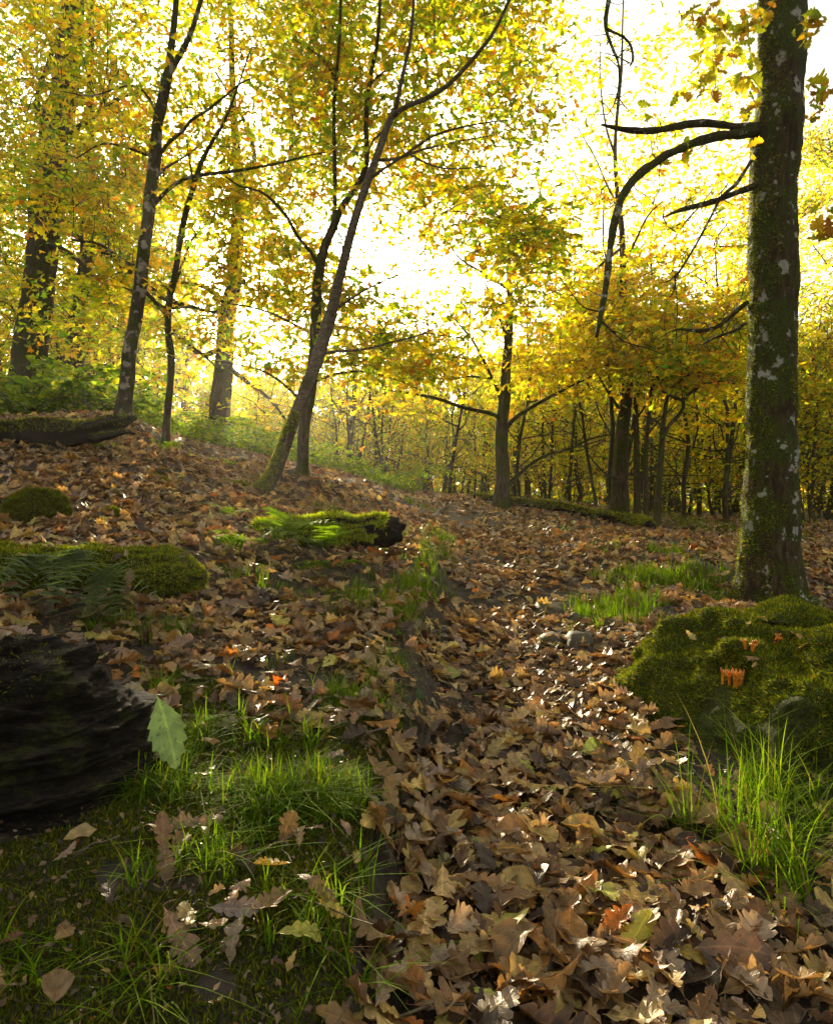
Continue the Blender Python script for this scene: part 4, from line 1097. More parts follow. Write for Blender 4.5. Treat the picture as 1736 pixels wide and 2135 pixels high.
# understorey twig tangle under the thicket
G = Geo(); ps = []
for _ in range(4200):
    Y = rnd.uniform(10.5, 30); u_ = rnd.uniform(640, 1800); x = (u_ - 868) / F * Y; z0 = gz(x, Y) + rnd.random() ** 1.1 * 3.4
    if u_ < 1000 and Y < 12.5: continue
    d = R.normal(0, 1, 3); d[2] = abs(d[2]) + 0.3; d /= np.linalg.norm(d); L_ = rnd.uniform(0.3, 1.2)
    q = np.array([x, Y, z0]) + d * L_ * np.linspace(0, 1, 4)[:, None] + np.cumsum(R.normal(0, 0.05, (4, 3)), 0)
    G.add(*tube(np.column_stack([q, np.linspace(0.007, 0.002, 4)]), 3, cap=False)); ps.append(q[-1])
tag(link('understorey_twigs', G.mesh('understorey_twigs', M_bark_far)), 'tangle of thin twigs filling the dim thicket', 'twigs', kind='stuff')
ps = np.array(ps); ps = np.repeat(ps, 12, 0) + R.normal(0, 0.3, (len(ps) * 12, 3))
cols, _ = pick(PAL_CAN, (3, 5, 1.5, 1, 4, 0.8), len(ps))
Vv, tr_, cc, uv = leaves_geo(LEAF_LOW, ps, R.normal(0, 0.7, (len(ps), 3)) + [0, 0, 0.7], R.uniform(0, 6.28, len(ps)), R.uniform(0.05, 0.1, len(ps)), cols, 0.4)
tag(link('understorey_leaves', mk_mesh('understorey_leaves', Vv, [tr_], M_canopy, cc)), 'sparse olive leaves of the undergrowth filling the dim thicket', 'foliage', kind='stuff')

# ------------------------------------------------------------------ undergrowth plants
PAL_BR = [(0.18, 0.30, 0.015), (0.30, 0.40, 0.02), (0.10, 0.18, 0.03), (0.45, 0.46, 0.02)]
def bramble_variant(seed, n_st, L_, lsz, big=False):
    rng = np.random.default_rng(seed); GS = Geo(); pos, nr_, an = [], [], []
    for _ in range(n_st):
        a = rng.uniform(0, 6.28); m = 9; t = np.linspace(0, 1, m)
        l = L_ * rng.uniform(0.5, 1.2); out = l * 0.75 * t; z = l * (1.1 * t - 0.75 * t * t)
        pts = np.column_stack([np.cos(a) * out, np.sin(a) * out, z]) + np.cumsum(rng.normal(0, 0.012, (m, 3)), 0)
        GS.add(*tube(np.column_stack([pts, np.linspace(0.004, 0.0015, m)]), 4, cap=False))
        for j in range(1, m):
            for q in range(3 if big else 2):
                b = rng.uniform(0, 6.28); d = np.array([math.cos(b), math.sin(b), 0.1]) * lsz * 0.8
                for w_ in ((0,) if big else (-1.1, 0, 1.1)):
                    dd = np.array([math.cos(b + w_), math.sin(b + w_), -0.1]) * lsz * 0.55
                    pos.append(pts[j] + d + dd); nr_.append(rng.normal(0, 0.4, 3) + [0, 0, 1]); an.append(rng.uniform(0, 6.28))
    pos = np.array(pos); cols, _ = pick(PAL_BR, (4, 4, 2, 1.5), len(pos), rng)
    tpl = leaf_template([(0, 0, 0), (0.2, 0.22, 0), (0.5, 0.34, 0), (0.8, 0.17, 0), (1, 0, 0)])
    Vv, tr_, cc, uv = leaves_geo(tpl, pos, np.array(nr_), np.array(an), lsz * rng.uniform(0.7, 1.3, len(pos)), cols, 0.3, rng)
    return GS.mesh('stems', M_twig), mk_mesh('leaves', Vv, [tr_], M_grass, cc, uv)
br = [bramble_variant(500, 14, 0.85, 0.06), bramble_variant(501, 12, 0.7, 0.05), bramble_variant(502, 16, 1.0, 0.065), bramble_variant(503, 10, 0.5, 0.055, True)]
def bramble(px, Y, vi, s, label, grp):
    x = (px - 868) / F * Y
    if label is None:
        label = ('small' if s < 0.85 else 'large') + ' bramble clump ' + ('just left of the crooked tree' if px < 345 else 'right beside the crooked tree' if px < 420 else 'around the stout trunk' if px < 500 else 'between stout trunk and leaning tree' if px < 590 else 'beside the leaning tree') + (', nearer' if Y < 9.5 else ', middle row' if Y < 11.2 else ', farthest back')
    elif grp == 'brambles behind the rotten log':
        label = ('tall' if s > 1.35 else 'low') + ' green bramble behind the rotten log ' + ('at the left edge' if px < 60 else 'below the broad trunk' if px < 160 else 'by the blotched tree') + (', nearer' if Y < 9 else ', farther back')
    elif grp == 'brambles beside the top of the path':
        label = ('small' if s < 0.7 else 'larger') + ' bramble clump ' + ('behind the leaning tree' if px < 700 else 'left of the lime shrub' if px < 790 else 'behind the lime shrub') + (', nearer' if Y < 9.8 else ', middle row' if Y < 11 else ', farthest back')
    r = empty('bramble', (x, Y, gz(x, Y) - 0.02), label, 'bramble', grp)
    r.rotation_euler = (0, 0, rnd.uniform(0, 6.28)); r.scale = (s, s, s)
    a, b = br[vi]
    o = link('stems', a, r); o['kind'] = 'stuff'; o = link('leaves', b, r); o['kind'] = 'stuff'
for _ in range(22):
    bramble(rnd.uniform(-60, 250), rnd.uniform(7.2, 12.5), rnd.choice([0, 2]), rnd.uniform(1.0, 1.7), 'green bramble behind the rotten log at the far left', 'brambles behind the rotten log')
for _ in range(30):
    bramble(rnd.uniform(290, 640), rnd.uniform(7.6, 13), rnd.choice([0, 1, 2]), rnd.uniform(0.6, 1.1), None, 'brambles below the sun gap')
for _ in range(26):
    bramble(rnd.uniform(630, 880), rnd.uniform(8.6, 12), rnd.choice([0, 1]), rnd.uniform(0.5, 0.9), 'green bramble clump left of where the path disappears', 'brambles beside the top of the path')
for (u, Y, vi, s, lb) in [(820, 8.0, 3, 0.85, 'bright lime-green leafy shrub at the left edge of the upper path'), (780, 7.8, 3, 0.6, 'small lime-green plant just left of the bright leafy shrub'),
                          (480, 6.2, 3, 0.4, 'small green plant growing left of the foot of the leaning tree'), (330, 6.0, 3, 0.5, 'small leafy plant in front of the thin crooked tree'), (215, 5.4, 3, 0.4, 'small blue-green plant on the bank under the rotten log end')]:
    bramble(u, Y, vi, s, lb, None)

# ------------------------------------------------------------------ logs, stumps, lumps
def blob(rows, seg, rough, rf, seed=0, ridges=0.0):
    ln = smooth_line(rows, 0.03)
    V, pl = tube(ln, seg, rough, rf, True)
    if ridges:
        cen = np.vstack([np.repeat(ln[:, :3], seg, 0), ln[0, :3], ln[-1, :3]])
        d = V - cen; r = np.linalg.norm(d, axis=1, keepdims=True) + 1e-9
        ang = np.arctan2(d[:, 2], d[:, 1] + d[:, 0] * 0.3)
        q = np.column_stack([ang * 4, cen[:, 0] * 1.5 + seed, cen[:, 1] * 1.5])
        V = V + d / r * (ridges * fbm(q, 2.2, 3))[:, None]
    return V, pl
def moss_thing(name, rows, label, cat, core, n, length, rough=0.2, rf=9, seg=20, ridges=0, test=None, dark=1.0, part='log'):
    rows = np.array(rows, float)
    V, pl = blob(rows, seg, rough, rf, 0, ridges)
    b = rows[len(rows) // 2, :3].copy(); b[2] = V[:, 2].min()
    r = empty(name, b, label, cat)
    link(part, mk_mesh(part, V - b, pl, core), r)
    if n: moss_coat(V, pl[0], n, length, r, b, test=test, dark=dark)
    return r, V, pl, b
up = lambda lo, f=5: (lambda p, n: (n[:, 2] + 0.5 * noise(p, f) > lo))
# rotten log far left
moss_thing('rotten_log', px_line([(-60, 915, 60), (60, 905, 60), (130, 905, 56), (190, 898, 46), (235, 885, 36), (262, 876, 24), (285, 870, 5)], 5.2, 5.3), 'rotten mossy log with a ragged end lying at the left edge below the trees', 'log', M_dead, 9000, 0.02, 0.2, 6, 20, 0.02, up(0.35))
moss_thing('broken_branch', px_line([(190, 915, 22), (230, 908, 16), (262, 900, 10), (282, 905, 3)], 5.05), 'short broken branch stub beneath the ragged end of the rotten log', 'branch', M_dead, 600, 0.015, 0.2, 9, 10, 0, up(0.2))
# long mossy log at the right
lg = px_line([(990, 1034, 12), (1030, 1040, 14), (1090, 1048, 16), (1150, 1055, 18), (1200, 1064, 20), (1250, 1075, 24), (1300, 1085, 28), (1335, 1093, 32), (1352, 1100, 28)], 10.0, 7.7)
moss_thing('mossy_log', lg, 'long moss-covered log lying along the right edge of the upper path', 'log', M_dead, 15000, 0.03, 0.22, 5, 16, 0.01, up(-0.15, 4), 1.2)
# mossy log mid-left of the path
lg = px_line([(530, 1106, 40), (570, 1108, 50), (630, 1108, 58), (700, 1107, 56), (760, 1107, 54), (800, 1108, 52), (818, 1108, 46), (822, 1108, 20)], 4.0, 4.25)
moss_thing('mossy_stump_log', lg, 'short bright mossy log on the bank left of the path, dark at its right end', 'log', M_dead, 34000, 0.026, 0.3, 7, 28, 0.02, (lambda p, n: (n[:, 2] + 0.5 * noise(p, 8) > -0.25) & (p[:, 0] < P(806, 0, 4.2)[0])), 2.1)
# mossy ledge (old trunk) at the left
lg = px_line([(-40, 1215, 150), (60, 1225, 150), (160, 1222, 140), (250, 1215, 130), (330, 1208, 116), (390, 1205, 96), (418, 1205, 50)], 2.55, 2.85)
r_ledge, Vl, pll, bl = moss_thing('mossy_old_log', lg, 'thick moss-covered old log lying low at the left edge, ferns hanging over it', 'log', M_moss_core, 56000, 0.014, 0.3, 4.5, 36, 0.03, up(-0.6, 7), 1.35)
# lump at far left, small lumps
def dome(px, py, Y, w_px, h_px): 
    p = P(px, py, Y); rw = w_px / F * Y / 2; rh = h_px / F * Y
    return [[p[0] - rw, p[1], p[2] - rh * .4, 0.01], [p[0] - rw * .6, p[1], p[2] - rh * .1, rh * .55], [p[0], p[1], p[2], rh * .7], [p[0] + rw * .6, p[1], p[2] - rh * .1, rh * .5], [p[0] + rw, p[1], p[2] - rh * .4, 0.01]]
moss_thing('mossy_mound', dome(80, 1062, 3.5, 150, 62), 'rounded mossy mound at the left edge above the old log', 'moss', M_moss_core, 26000, 0.015, 0.42, 5, 26, 0.02, None, 0.8, 'mound')
moss_thing('moss_cushion', dome(235, 1078, 3.6, 56, 24), 'small round moss cushion among the leaves on the left bank', 'moss', M_moss_core, 6000, 0.013, 0.4, 9, 16, 0.01, None, 1.1, 'cushion')
moss_thing('mossy_root', px_line([(318, 990, 6), (345, 1008, 16), (370, 1025, 18), (395, 1038, 10), (405, 1045, 4)], 4.75, 4.5), 'mossy piece of dead root slanting on the left bank', 'root', M_dead, 4000, 0.018, 0.2, 9, 12, 0, up(-0.2), 1.2)
moss_thing('mossy_root', px_line([(430, 1012, 4), (470, 1008, 12), (510, 1012, 10), (540, 1020, 6)], 5.2, 5.4), 'low mossy root left of the foot of the leaning tree', 'root', M_dead, 3000, 0.018, 0.2, 9, 12, 0, up(-0.2), 1.2)

# sculpted stumps: heightfield-like domes built as closed shells
def shell(cx, cy, rx, ry, h, nu=120, nv=60, seed=0, prof=None, rot=0.0, noise_amp=0.12, noise_f=4, grain=0.0, sink=0.08):
    u = np.linspace(0, 2 * math.pi, nu, endpoint=False); v = np.linspace(0, 1, nv)
    U, Vv = np.meshgrid(u, v)
    rad = prof(Vv, U) if prof else np.sqrt(np.clip(1 - Vv ** 2.2, 0, 1))
    X = rx * rad * np.cos(U); Yy = ry * rad * np.sin(U); Z = h * Vv
    p = np.stack([X * math.cos(rot) - Yy * math.sin(rot), X * math.sin(rot) + Yy * math.cos(rot), Z], -1)
    dirn = np.stack([np.cos(U) * math.cos(rot) - np.sin(U) * math.sin(rot), np.cos(U) * math.sin(rot) + np.sin(U) * math.cos(rot), 0.7 * Vv], -1)
    nz = fbm(p + seed, noise_f, 4)[..., None]
    p = p + dirn * nz * noise_amp
    if grain:
        q = p * np.array([1.2, 1.2, 9.0]) + seed
        p = p + dirn * (fbm(p * np.array([3, 3, 30.0]), 4, 3)[..., None]) * grain * 0.22
        p = p + dirn * (fbm(q + 0.4 * fbm(p + seed, 3, 2)[..., None], 4, 3)[..., None]) * grain
    p += np.array([cx, cy, gz(cx, cy) - sink])
    idx = np.arange(nu * nv).reshape(nv, nu)
    q = np.stack([idx[:-1], np.roll(idx, -1, 1)[:-1], np.roll(idx, -1, 1)[1:], idx[1:]], -1).reshape(-1, 4)
    V = p.reshape(-1, 3); top = V[-nu:].mean(0); V = np.vstack([V, top]); c = len(V) - 1
    cap_ = np.array([[idx[-1, k], idx[-1, (k + 1) % nu], c] for k in range(nu)])
    return V, [q, cap_]
# right mossy stump
c = P(1560, 1500, 2.35)
base = np.array([c[0] + 0.04, 2.26, gz(c[0] + 0.04, 2.26)])
def prof_r(v, u):
    return np.clip(1 - v ** 2.4, 0, 1) ** 0.5 * (1 + 0.13 * np.sin(3 * u + 0.6) + 0.09 * np.sin(5 * u + 2) * (1 - v)) + 0.25 * np.exp(-v * 9)
Vs, pls = shell(base[0], base[1], 0.37, 0.56, 0.40, 190, 100, 3.1, prof_r, 0.1, 0.09, 4.2, 0.0, 0.10)
rs = empty('mossy_stump', base, 'big lumpy moss-covered stump at the right edge in front of the thick trunk', 'stump')
link('stump', mk_mesh('stump', Vs - base, pls, M_moss_core), rs)
def stump_test(p, n):
    n = np.where(n[:, 2:3] < -0.5, -n, n)
    face = (p[:, 1] < base[1] - 0.15) & (p[:, 2] < base[2] + 0.08 + 0.09 * noise(p, 7)) & (p[:, 0] < base[0] + 0.12 + 0.1 * noise(p, 5))
    return ~(face & (noise(p, 9) > -0.1))
moss_coat(Vs, pls[0], 135000, 0.0105, rs, base, test=stump_test, dark=1.0)
# dark rotten face plate of the stump shows as bare wood
# left dark stump
cx, cy = P(60, 1600, 1.45)[0], 1.42
bl2 = np.array([cx - 0.10, cy + 0.02, gz(cx - 0.1, cy)])
def prof_l(v, u):
    return np.clip(1 - v ** 3.0, 0, 1) ** 0.5 * (1 + 0.12 * np.sin(2 * u + 1) + 0.06 * np.sin(7 * u)) + 0.22 * np.exp(-v * 7)
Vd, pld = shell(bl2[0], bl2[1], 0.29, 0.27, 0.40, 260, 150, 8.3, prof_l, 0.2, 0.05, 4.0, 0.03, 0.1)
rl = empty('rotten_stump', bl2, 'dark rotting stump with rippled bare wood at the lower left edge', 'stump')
link('stump', mk_mesh('stump', Vd - bl2, pld, M_dead), rl)
moss_coat(Vd, pld[0], 14000, 0.008, rl, bl2, test=lambda p, n: (p[:, 2] > bl2[2] + 0.15) & (noise(p, 6) + 2.0 * (p[:, 2] - bl2[2] - 0.28) > 0.15), dark=0.7)

# stones
for (u, v, Y, a, b, c_, lb) in [(1145, 1246, 3.75, 0.125, 0.08, 0.05, 'flat pale stone with green tinge at the right edge of the path'), (1030, 1236, 3.9, 0.05, 0.035, 0.03, 'small dark stone poking out of the leaves in mid path'),
                            (1152, 1318, 3.1, 0.075, 0.06, 0.05, 'rounded brown stone at the right edge of the path, left of the mossy one'), (1208, 1330, 3.0, 0.075, 0.06, 0.06, 'rounded mossy stone with yellow-green spots beside the brown one'),
                            (1195, 1275, 3.5, 0.04, 0.04, 0.035, 'small dark stone under the grass beside the flat pale stone'), (1270, 1290, 3.3, 0.05, 0.04, 0.035, 'small dark stone in the grass right of the path'), (985, 1560, 1.9, 0.02, 0.02, 0.012, 'tiny pebble among leaves on the path')]:
    x = (u - 868) / F * Y; p = np.array([x, Y, gz(x, Y)])
    n1_, n2_ = 28, 16
    U, W_ = np.meshgrid(np.linspace(0, 2 * math.pi, n1_, endpoint=False), np.linspace(-0.5 * math.pi, 0.5 * math.pi, n2_))
    s = np.stack([np.cos(U) * np.cos(W_), np.sin(U) * np.cos(W_), np.sin(W_)], -1)
    s = np.sign(s) * np.abs(s) ** 0.8
    s = s * (1 + 0.16 * fbm(s + u, 1.3, 3))[..., None] * np.array([a, b, c_])
    V = s.reshape(-1, 3); idx = np.arange(n1_ * n2_).reshape(n2_, n1_)
    q = np.stack([idx[:-1], np.roll(idx, -1, 1)[:-1], np.roll(idx, -1, 1)[1:], idx[1:]], -1).reshape(-1, 4)
    o = link('stone', mk_mesh('stone', V, [q], M_stone), None, p + [0, 0, c_ * 0.15]); o.rotation_euler = (0.1, -0.1, u * 0.1)
    tag(o, lb, 'stone')

# ray helper: highest surface point of a shell near x,y
def on_shell(V, px, py, Ya, Yb):
    """nearest point of the mesh along the view line"""
    d = P(px, py, 1.0) - np.array([0, 0, EYE]); o_ = np.array([0, 0, EYE])
    q = V - o_; k = (q[:, 1] > Ya) & (q[:, 1] < Yb); q = q[k]
    off = np.hypot(q[:, 0] / q[:, 1] - d[0], q[:, 2] / q[:, 1] - d[2])
    near = off < 0.02
    if near.any():
        qq = q[near]; return qq[qq[:, 1].argmin()] + o_
    return q[off.argmin()] + o_
# orange fungi on the right stump
def fungus(px, py, n, h, label):
    p = on_shell(Vs, px, py, 1.5, 3.4)
    G = Geo()
    for _ in range(n):
        s = p + np.array([R.normal(0, 0.012), -0.003 + R.normal(0, 0.004), R.normal(0, 0.004)])
        a = R.normal(0, 0.35); L_ = h * R.uniform(0.6, 1.1)
        mid = s + np.array([math.sin(a) * L_ * .5, -0.004, L_ * .55]); 
        G.add(*tube(np.array([[*(s - [0, 0, 0.012]), 0.0035], [*mid, 0.004]]), 6, 0, cap=False))
        for sgn in (-1, 0, 1):
            e = mid + np.array([sgn * 0.007 + math.sin(a) * L_ * .3, R.normal(0, 0.003), L_ * R.uniform(0.35, 0.6)])
            G.add(*tube(np.array([[*mid, 0.0035], [*(0.5 * (mid + e) + [sgn * .003, 0, 0]), 0.003], [*e, 0.001]]), 6, 0, cap=True))
    o = link('fungus', G.mesh('fungus', M_fungus, p), None, p); tag(o, label, 'fungus')
fungus(1500, 1402, 5, 0.034, 'orange branching fungus on the front of the stump, left one of the low pair')
fungus(1527, 1400, 10, 0.036, 'wider orange branching fungus on the front of the stump, right one of the low pair')
fungus(1606, 1308, 5, 0.018, 'tiny orange fungus near the top right of the mossy stump')
fungus(1562, 1322, 4, 0.016, 'tiny orange fungus in the dark hollow high on the mossy stump')

# ------------------------------------------------------------------ leaf litter
PAL_LIT = [(0.27, 0.17, 0.075), (0.46, 0.315, 0.135), (0.14, 0.08, 0.035), (0.38, 0.19, 0.045), (0.32, 0.24, 0.16), (0.55, 0.40, 0.13), (0.42, 0.41, 0.08), (0.50, 0.16, 0.015), (0.075, 0.05, 0.033)]
W_LIT = [7, 6.5, 5.5, 1.4, 4, 2.6, 0.5, 0.4, 4]
obst = [(rs.location[0], rs.location[1], 0.38), (bl2[0], bl2[1], 0.29)]
def path_mask(x, y):
    """1 on the trodden path"""
    ex = np.interp(y, edge_y, edge_x)
    wd = np.interp(y, [1, 2, 3, 5, 8], [0.75, 0.62, 0.6, 1.0, 1.5])
    return np.clip((x - ex) / 0.05, 0, 1) * np.clip((ex + wd - x) / 0.2, 0, 1)
def scatter_litter(n, Y0, Y1, umin, umax, power=1.0):
    t = R.random(n); Y = np.sqrt(Y0 ** 2 + t * (Y1 ** 2 - Y0 ** 2)); u = R.uniform(umin, umax, n)
    return (u - 868) / F * Y, Y
# grassy zones thin the leaves
grass_z = []      # (x, y, r, density)
def gzone(px, py, Y, r, d=1.0):
    p = P(px, py, Y); grass_z.append((p[0], p[1], r, d))
for a in [(830, 1330, 2.85, .09, 1.2), (845, 1400, 2.5, .08, 1.2), (790, 1420, 2.4, .12, 1), (720, 1470, 2.15, .12, .8), (740, 1540, 1.95, .1, 1), (600, 1440, 2.25, .1, .6), (430, 1520, 1.85, .13, 1.3),
          (380, 1480, 1.95, .08, 1.3), (420, 1620, 1.6, .12, 1.5), (560, 1650, 1.6, .12, 1.2), (650, 1720, 1.45, .12, 1.8), (600, 1780, 1.38, .1, 1.6), (500, 1700, 1.48, .12, 1.2), (350, 1700, 1.45, .12, 1.0), (480, 1800, 1.32, .12, 1.0), (400, 1850, 1.25, .1, .8),
          (500, 2080, .95, .12, .3), (650, 2090, .95, .1, .4), (280, 1800, 1.3, .1, .8), (700, 1900, 1.2, .1, 1), (620, 1950, 1.15, .1, .9), (500, 1950, 1.12, .1, .6), (150, 1950, 1.1, .1, .5), (300, 2000, 1.07, .1, .6), (730, 1800, 1.33, .08, .8), (760, 1660, 1.6, .07, .8),
          (1330, 1190, 4.5, .28, 1.6), (1420, 1200, 4.4, .28, 1.4), (1480, 1190, 4.5, .2, 1.0), (1280, 1240, 3.8, .2, 1.8), (1230, 1260, 3.65, .14, 1.6), (1300, 1290, 3.4, .16, 1.6), (1290, 1150, 5.0, .22, .8), (1350, 1150, 5.2, .3, .9),
          (860, 1180, 4.6, .1, .8), (840, 1130, 4.9, .12, 1.4), (870, 1060, 7.0, .2, 1.0), (680, 1055, 5.4, .15, 1.0), (1185, 1108, 6.6, .12, .9),
          (850, 1270, 3.5, .12, .8), (750, 1290, 3.0, .15, .7), (640, 1340, 2.7, .12, .5), (520, 1250, 3.0, .15, .7), (300, 1270, 2.35, .16, 1.0), (350, 1300, 2.3, .12, 1.0),
          (1570, 1600, 1.72, .1, 1.5), (1620, 1560, 1.85, .12, 1.8), (1640, 1500, 1.95, .12, 1.6), (1600, 1700, 1.58, .1, 1.7), (1640, 1750, 1.5, .12, 1.7), (1590, 1780, 1.42, .07, 1.0), (1700, 1650, 1.65, .15, 1.6), (1760, 1500, 1.9, .2, 1.5), (1630, 2040, 1.05, .06, .6),
          (1450, 1100, 9.5, .9, .7), (1560, 1110, 9, .8, .7), (1350, 1085, 11, 1.2, .5), (560, 1020, 5.7, .1, .8), (900, 1150, 5.3, .12, .8)]:
    gzone(*a)
for Yb in np.linspace(1.05, 5.6, 26):
    xb = float(np.interp(Yb, edge_y, edge_x)) - 0.07
    grass_z.append((xb + rnd.uniform(-0.03, 0.02), Yb, 0.05 + 0.012 * Yb, rnd.uniform(0.5, 1.5)))
GZ = np.array(grass_z)
def grassiness(x, y):
    d = np.hypot(x[:, None] - GZ[None, :, 0], y[:, None] - GZ[None, :, 1]) / GZ[None, :, 2]
    return (np.exp(-d ** 2) * GZ[None, :, 3]).max(1)

def litter_filter(x, y, thin=0.62):
    k = np.ones(len(x), bool)
    for (ox, oy, r) in obst: k &= np.hypot(x - ox, y - oy) > r
    k &= R.random(len(x)) > np.clip(grassiness(x, y), 0, 1.2) * thin
    # bare earth: trodden spots and the little cut bank
    ex = np.interp(y, edge_y, edge_x)
    bank = (np.abs(x - ex + 0.01) < 0.06) & (y < 4.5)
    k &= ~(bank & (R.random(len(x)) < 0.45 + 0.35 * noise(np.stack([x, y, 0 * x], -1), 4)))
    q = np.stack([x, y, 0 * x], -1)
    k &= ~((noise(q + 9, 2.6) > 0.30) & (R.random(len(x)) < 0.65) & (y < 9))
    near_left = (y < 1.75) & (x < ex - 0.02)
    k &= ~(near_left & (R.random(len(x)) < 0.80))
    return k
def place(x, y, tilt, lift):
    n_ = ground_n(x, y) + np.column_stack([R.normal(0, tilt, len(x)), R.normal(0, tilt, len(x)), np.zeros(len(x))])
    z = ground_z(x, y) + 0.006 + lift * R.random(len(x))
    return np.stack([x, y, z], -1), n_

# the nearest leaves: individual objects sharing meshes
shape_names = {0: ('brown', 'brown'), 1: ('tan', 'tan'), 2: ('dark', 'dark brown'), 3: ('russet', 'russet'), 4: ('grey', 'greyish'), 5: ('ochre', 'ochre'), 6: ('lime', 'yellow-green'), 7: ('orange', 'orange'), 8: ('black', 'blackish')}
leaf_meshes = {}
def get_leaf_mesh(ci, vi, tpl=OAK_HI, mat=None, key='oak', curl=0.45):
    kk = (ci, vi, key)
    if kk not in leaf_meshes:
        rng = np.random.default_rng(1000 + (ci if isinstance(ci, int) else 50) * 17 + vi * 3 + len(key))
        col = np.array([PAL_LIT[ci] if isinstance(ci, int) else ci]) * math.exp(rng.normal(0, 0.15))
        Vv, tr_, cc, uv = leaves_geo(tpl, np.zeros((1, 3)), np.array([[0, 0, 1.0]]), np.zeros(1), np.ones(1) * 0.1, np.clip(col, 0, 0.9), curl, rng, 0.06)
        # a stalk
        G = Geo(); G.add(Vv, [tr_], cc, uv)
        x0 = Vv[0]
        st = np.array([[*x0, 0.0009], [x0[0] - 0.008, x0[1] + rng.normal(0, .003), x0[2] + .001, 0.0007], [x0[0] - 0.018, x0[1] + rng.normal(0, .005), x0[2] + .002, 0.0006]])
        V3, p3 = tube(st, 4, cap=False); G.add(V3, p3, col[0] * 0.7)
        leaf_meshes[kk] = G.mesh('oak_leaf', mat or M_litter)
    return leaf_meshes[kk]
def put_leaf(pos, nrm, ang, size, me, label, cat='leaf', group=None, name='oak_leaf'):
    if ' oval leaf' in label: name = 'oval_leaf'
    Mx = basis(np.asarray(nrm, float)[None], np.array([ang]))[0]
    from mathutils import Matrix
    o = bpy.data.objects.new(name, me); COL.objects.link(o)
    s = size / 0.1
    M4 = Matrix([[float(Mx[i, j]) * s for j in range(3)] + [float(pos[i])] for i in range(3)] + [[0, 0, 0, 1]])
    o.matrix_world = M4
    tag(o, label, cat, group)
    return o
x, y = scatter_litter(6800, 0.84, 3.0, -40, 1780)
k = litter_filter(x, y); x, y = x[k], y[k]
cols, ci = pick(PAL_LIT, W_LIT, len(x))
pos, nr_ = place(x, y, 0.23, 0.03)
size = R.uniform(0.05, 0.112, len(x)) * np.where((y < 1.75) & (x < -0.1), 0.72, 1.0)
u_, v_ = project(pos)
app = size / y * ((u_ > 60) & (u_ < 1680) & (v_ < 2080) & (v_ > 1200))
order = np.argsort(-app)
big, rest = order[:285], order[285:]
zone_txt = lambda xx, yy, pm: 'on the path' if pm > 0.5 else ('on the grassy left bank' if xx < 0 else 'beside the path on the right')
pmv = path_mask(x, y)
for i in big:
    cn = shape_names[int(ci[i])][1]; vv = v_[i]; uu = u_[i]
    row = 'in the lowest rows' if vv > 1930 else 'low down' if vv > 1780 else 'lower midway' if vv > 1640 else 'halfway up' if vv > 1480 else 'well up'
    if uu < 500: side = 'in the grass below the dark stump'
    elif x[i] < np.interp(y[i], edge_y, edge_x): side = 'on the grassy bank by the path'
    elif uu < 1060: side = 'on the left side of the path'
    elif uu < 1290: side = 'along the middle of the path'
    elif uu < 1500: side = 'on the right side of the path'
    else: side = 'at the right by the long grass'
    sz_ = 'large' if size[i] > 0.09 else 'smaller'
    ov = R.random() < 0.12
    leaf_label = f'{sz_} {cn} {"oval" if ov else "oak"} leaf {row} {side}'
    put_leaf(pos[i] + [0, 0, 0.006], nr_[i], R.uniform(0, 6.28), size[i], get_leaf_mesh(int(ci[i]), int(R.integers(0, 6)), *((OAK_HI, M_litter, 'oak', 0.5) if not ov else (OVAL, M_litter, 'oval', 0.45))), leaf_label, 'leaf', 'fallen oak leaves in the near litter')
G = Geo()
kind_ = R.random(len(rest))
for tp_, lo_, hi_, sc_ in ((OAK_HI, 0, .62, 1.0), (OVAL, .62, .75, .75), (OAK_MID, .75, 1.01, .7)):
    r2 = rest[(kind_ >= lo_) & (kind_ < hi_)]
    Vv, tr_, cc, uv = leaves_geo(tp_, pos[r2], nr_[r2], R.uniform(0, 6.28, len(r2)), size[r2] * sc_, cols[r2], 0.5)
    G.add(Vv, [tr_], cc, uv)
# second band
x, y = scatter_litter(17500, 3.0, 6.5, -120, 1850); k = litter_filter(x, y, 0.55); x, y = x[k], y[k]
cols, _ = pick(PAL_LIT, W_LIT, len(x)); pos, nr_ = place(x, y, 0.33, 0.03)
G.add(*[(a if i != 1 else [a]) for i, a in enumerate(leaves_geo(OAK_MID, pos, nr_, R.uniform(0, 6.28, len(x)), R.uniform(0.06, 0.115, len(x)), cols, 0.5))])
tag(link('leaf_litter', G.mesh('leaf_litter', M_litter)), 'carpet of brown fallen oak leaves covering path and banks', 'leaves', kind='stuff')
x, y = scatter_litter(26000, 6.5, 15, -200, 1950); k = litter_filter(x, y, 0.5); x, y = x[k], y[k]
cols, _ = pick(PAL_LIT, W_LIT, len(x)); pos, nr_ = place(x, y, 0.35, 0.03)
Vv, tr_, cc, uv = leaves_geo(OAK_CAN, pos, nr_, R.uniform(0, 6.28, len(x)), R.uniform(0.07, 0.13, len(x)), cols, 0.5)
tag(link('far_leaf_litter', mk_mesh('far_leaf_litter', Vv, [tr_], M_litter_far, cc)), 'brown fallen leaves covering the upper path and slopes', 'leaves', kind='stuff')
# small litter crumbs close by
x, y = scatter_litter(14000, 0.84, 3.2, -40, 1780); pos, nr_ = place(x, y, 0.5, 0.012)
cols, _ = pick(PAL_LIT, W_LIT, len(x))
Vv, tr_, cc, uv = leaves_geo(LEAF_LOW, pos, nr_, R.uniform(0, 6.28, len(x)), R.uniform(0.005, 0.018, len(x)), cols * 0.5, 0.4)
tag(link('litter_crumbs', mk_mesh('litter_crumbs', Vv, [tr_], M_litter_far, cc)), 'broken crumbs of leaves lying between the fallen leaves', 'debris', kind='stuff')
